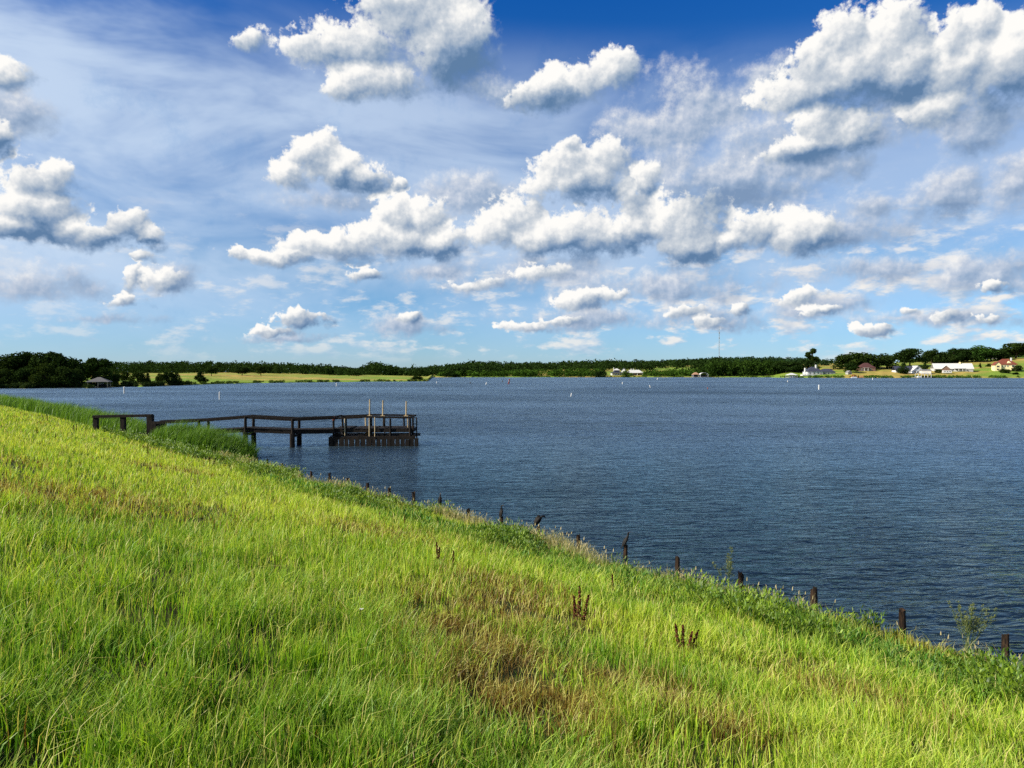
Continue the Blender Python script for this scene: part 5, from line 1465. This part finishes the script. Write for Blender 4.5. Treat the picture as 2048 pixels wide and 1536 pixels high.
MB().add([(-.2, -.8, 1), (.9, -.8, 1), (.3, -.7, 1.6), (-.1, -.7, 1.6), (-.2, .8, 1), (.9, .8, 1), (.3, .7, 1.6), (-.1, .7, 1.6)], [(0, 1, 2, 3), (7, 6, 5, 4), (1, 5, 6, 2), (2, 6, 7, 3), (3, 7, 4, 0)]).build('windscreen', M_GLASS, b2)
D_ = float(fs(1713, 1) + wig(1713)) - 2
b = dock('dock', 1713, D_, 0.0, 'tan two level timber dock on the right shore', 'dock')
MB().box(-6.2, 6.2, -2.4, 3, .5, .75).build('deck', M_DECK, b); MB().box(-4.2, 0.4, -1.6, 3, 3.2, 3.4).build('upper_deck', M_DECK, b)
MB().box(-4.1, 0.2, 2.4, 2.6, .75, 3.2).build('back_wall', M_DECK, b); MB().box(1.6, 6.0, -2.2, -2.1, .75, 2.4).build('side_screen', M_DECK, b)
posts4(b, (-6, -2, 2, 6), (-2.2, 2.6), -1.2, .5, .14, M_DECK); posts4(b, (-4, 0.2), (-1.4, 2.2), .75, 3.2, .12, M_DECK)
for x_ in (-4.1, -1.9, 0.3): MB().box(x_ - .06, x_ + .06, -1.55, -1.43, 3.4, 4.3).build('rail_post', M_DECK, b)
MB().box(-4.2, 0.4, -1.58, -1.42, 4.3, 4.4).build('rail', M_DECK, b)
b2 = empty('pontoon_boat', (xpx(1704, D_), D_ - 4.2, 0), 0.0, 'white pontoon boat moored at the tan dock', 'boat')
for y_ in (-.8, .8): MB().tube([(-2.8, y_, .1), (2.4, y_, .1), (3.0, y_, .25)], [.32, .32, .08], 8).build('pontoon', M_HULL, b2)
MB().box(-2.7, 2.7, -1.1, 1.1, .42, .55).build('deck', M_HULL, b2); MB().box(-2.6, 2.5, -1.1, -1.02, .55, 1.2).build('side_panel', M_HULL, b2)
D_ = float(fs(1843, 1) + wig(1843)) - 3
b = dock('dock', 1844, D_, 0.0, 'grey roofed open dock on white posts below the white cottage', 'dock')
MB().add([(-5.5, -3, 4.4), (8, -3, 4.2), (8, 3, 4.4), (-5.5, 3, 4.6), (-5.5, -3, 4.6), (8, -3, 4.4), (8, 3, 4.6), (-5.5, 3, 4.8)], [(3, 2, 1, 0), (4, 5, 6, 7), (0, 1, 5, 4), (1, 2, 6, 5), (2, 3, 7, 6), (3, 0, 4, 7)]).build('roof', M_GREYROOF, b)
posts4(b, (-5.2, -2.2, 1.0, 4.2, 7.6), (-2.7, 2.7), -1.2, 4.25, .16, M_WHITE); MB().box(-9, 8, -2.9, 2.9, .4, .65).build('deck', M_GREYWALL, b)
MB().box(-4.8, -1.0, -.9, .9, .7, 1.7).build('boat_cover', M_HULL, b)
# caravan
b = bld('caravan', 1894, 735, -0.2, 'white caravan parked on the tan track below the white metal roof', 'caravan')
MB().prism([(-4.2, .6), (3.8, .6), (4.2, 1.2), (4.0, 3.0), (3.4, 3.3), (-3.8, 3.3), (-4.3, 2.8)], -1.2, 1.2).build('body', M_WHITE, b)
for x_ in (-2.4, 0.0, 2.4): MB().box(x_ - .6, x_ + .6, -1.24, -1.205, 1.7, 2.5).build('window', M_GLASS, b)
for x_ in (-.6, .6): MB().tube([(x_, -1.22, .42), (x_, -.9, .42)], [.42, .42], 12).build('wheel', M_TYRE, b)
MB().box(4.0, 5.2, -.1, .1, .5, .65).build('tow_bar', M_STEEL, b)
# picnic shelter on the middle shore
# radio mast
Yt = 3000.0
b = empty('radio_mast', (xpx(1438, Yt), Yt, float(far_z(1438, Yt)) - 1), 0.3, 'tall thin grey lattice radio mast on the wooded hill', 'mast')
zt = zpx(652, Yt) - b.location.z; R_ = 1.5
for k in range(3):
    a = k * 2 * PI / 3
    MB().tube([(R_ * math.cos(a), R_ * math.sin(a), 0), (R_ * math.cos(a), R_ * math.sin(a), zt * 0.93)], .32, 5).build('leg', M_STEEL, b)
mb = MB(); z = 0; st = 6.0
while z < zt * 0.93 - st:
    for k in range(3):
        a0 = k * 2 * PI / 3; a1 = (k + 1) * 2 * PI / 3
        mb.beam((R_ * math.cos(a0), R_ * math.sin(a0), z), (R_ * math.cos(a1), R_ * math.sin(a1), z + st), .22, .22)
        mb.beam((R_ * math.cos(a0), R_ * math.sin(a0), z), (R_ * math.cos(a1), R_ * math.sin(a1), z), .2, .2)
    z += st
mb.build('lattice', M_STEEL, b)
MB().tube([(0, 0, zt * .92), (0, 0, zt)], [.5, .3], 6).build('antenna', M_STEEL, b)
for f in (0.72, 0.84):
    MB().tube([(0, 0, zt * f - 2.4), (0, 0, zt * f + 2.4)], [2.6, 2.6], 8).build('antenna_drum', M_STEEL, b)

# ------------------------------------------------------------------ dock plants (dark seed spikes in the grass)
def dock_plant(x, y, spikes, label):
    """spikes: (dx px, height px) from the foot at photo (x, y)"""
    X, Y, Z = ray_ground(x, y)
    o = empty('dock_plant', (X, Y, Z - 0.03), 0, label, 'plant', 'dark dock plants in the grass')
    k = Y / F
    for dx_, hp in spikes:
        h = hp * k + 0.16; bx = dx_ * k; by = random.uniform(-.05, .05)
        lean = random.uniform(-.06, .06)
        top = Vector((bx + lean * h, by, h))
        MB().tube([(bx * .3, by * .3, 0), (bx * .8, by, h * .4), tuple(top)], [.006, .005, .002], 5).build('stem', M_STEM, o)
        g = np.random.default_rng(int(abs(x * 7 + dx_ * 13)) + 5)
        n = 170; f = 0.34 + 0.66 * g.random(n) ** 0.9
        c0 = np.stack([bx * (.3 + .7 * f) + lean * h * f, np.full(n, by), h * f], 1)
        wob_ = 0.45 + 0.55 * np.abs(np.sin(f * 23 + x))
        rad = (0.022 * (1 - f) ** 0.5 + 0.004) * wob_ * (h / 0.45)
        a = g.random(n) * 6.28
        c0 += np.stack([np.cos(a) * rad, np.sin(a) * rad, g.normal(size=n) * 0.006], 1)
        sz = 0.009 + 0.008 * g.random(n)
        a1 = g.normal(size=(n, 3)); a1 /= np.linalg.norm(a1, axis=1)[:, None]
        a2 = np.cross(a1, g.normal(size=(n, 3))); a2 /= np.linalg.norm(a2, axis=1)[:, None]
        V = np.stack([c0 - a1 * sz[:, None], c0 + a2 * sz[:, None], c0 + a1 * sz[:, None], c0 - a2 * sz[:, None]], 1).reshape(-1, 3)
        link('seed_head', npmesh('seed_head', V, np.arange(n * 4).reshape(-1, 4)), M_SEED, o)
    return o
for a in [(1156, 1262, [(-10, 48), (0, 68), (18, 52)], 'tallest dark red dock with three seed spikes in mid foreground'), (1368, 1320, [(-14, 48), (-3, 46), (20, 34), (33, 36)], 'dock with several black seed spikes right of the tallest one'),
          (877, 1132, [(-2, 34), (3, 24)], 'dark dock above the middle of the grass, below the thin cormorant'), (907, 1134, [(0, 18)], 'small dock spike just right of a darker dock'), (1227, 1192, [(0, 28)], 'single dock spike below the weeds near the leaning cormorant'),
          (295, 918, [(0, 22)], 'thin dock spike left of the reed clump, on the far grass'), (208, 893, [(0, 12)], 'short dock spike below the left post of the rail frame'), (150, 868, [(-3, 14), (2, 16)], 'dark dock left of the rail frame'),
          (92, 846, [(-8, 12), (2, 13)], 'pair of dock spikes on the far left grass by the reeds'), (72, 873, [(0, 14)], 'dock spike at the far left, nearest the picture\'s edge'), (420, 933, [(-3, 14), (11, 12)], 'two small dock spikes below the reed clump'),
          (109, 882, [(0, 10)], 'little dock spike between two others on the far left grass'), (808, 1057, [(0, 16)], 'small dock spike beside the weedy fringe in the middle')]:
    dock_plant(*a)

# ------------------------------------------------------------------ feathery weeds standing out over the water
def feathery(x, ybase, ytop, halfpx, stems, label, seed):
    g = np.random.default_rng(seed)
    X, Y, Z = ray_ground(x, ybase)
    p = post_line(x); X, Y = p[0] - 0.05, p[1] - 0.35
    Z = max(0.0, float(bank_z(np.array([X]), np.array([Y]))[0]))
    k = Y / F; H = zpx(ytop, Y) - Z
    o = empty('feathery_weed', (X, Y, Z), 0, label, 'weed', 'feathery weeds at the water\'s edge')
    st = MB(); Vs = []; Cs = []
    for i in range(stems):
        tx, ty = g.normal() * halfpx * k * 0.55, g.normal() * 0.12
        h = H * (0.6 + 0.4 * g.random())
        pts = [(tx * .1, ty * .1, 0), (tx * .45, ty * .5, h * .5), (tx, ty, h)]
        st.tube(pts, [.006, .005, .002], 5)
        for b_ in range(11):
            f = 0.35 + 0.62 * g.random()
            c0 = np.array([tx * f, ty * f, h * f]); d = np.array([g.normal(), g.normal(), 0.9 + g.random()]); d *= 0.18 * H * (1.15 - f) / np.linalg.norm(d) * 1.3
            st.tube([tuple(c0), tuple(c0 + d)], [.003, .0015], 3)
            for q in range(22):
                pt = c0 + d * (0.3 + 0.75 * g.random()) + g.normal(size=3) * 0.014
                a1 = g.normal(size=3); a1 /= np.linalg.norm(a1); a2 = np.cross(a1, g.normal(size=3)); a2 /= np.linalg.norm(a2)
                s_ = 0.009 + 0.008 * g.random()
                Vs += [pt - a1 * s_, pt + a2 * s_ * .4, pt + a1 * s_, pt - a2 * s_ * .4]
                f2 = g.random(); c_ = np.array([0.05, 0.10, 0.02]) * (1 - f2) + np.array([0.30, 0.30, 0.10]) * f2
                Cs += [c_] * 4
    st.build('stem', plain('green_stem_%d' % seed, (0.07, 0.11, 0.03), 0.9, 0.2, 9.0), o)
    V = np.array(Vs)
    link('foliage', npmesh('foliage', V, np.arange(len(V)).reshape(-1, 4), None, np.array(Cs)), M_REED, o)
feathery(1455, 1165, 1090, 28, 6, 'thin feathery weed rising above the water left of a ragged post', 1)
feathery(1925, 1285, 1206, 46, 15, 'bushy feathery weed over the water between the two nearest posts', 2)
# a small white flower head in the grass
X, Y, Z = ray_ground(720, 1272)
o = empty('white_flower', (X, Y, Z), 0, 'single small white blossom low in the green grass', 'flower')
MB().tube([(0, 0, 0), (0.01, -.02, .27)], [.004, .003], 5).build('stem', M_STEM, o)
mb = MB()
for k in range(8):
    a = k * PI / 4
    mb.add([(0.01, -.02, .27), (0.01 + .018 * math.cos(a - .3), -.02 + .018 * math.sin(a - .3), .282), (0.01 + .03 * math.cos(a), -.02 + .03 * math.sin(a), .285), (0.01 + .018 * math.cos(a + .3), -.02 + .018 * math.sin(a + .3), .282)], [(0, 1, 2, 3)])
mb.build('petals', M_WHITE, o)
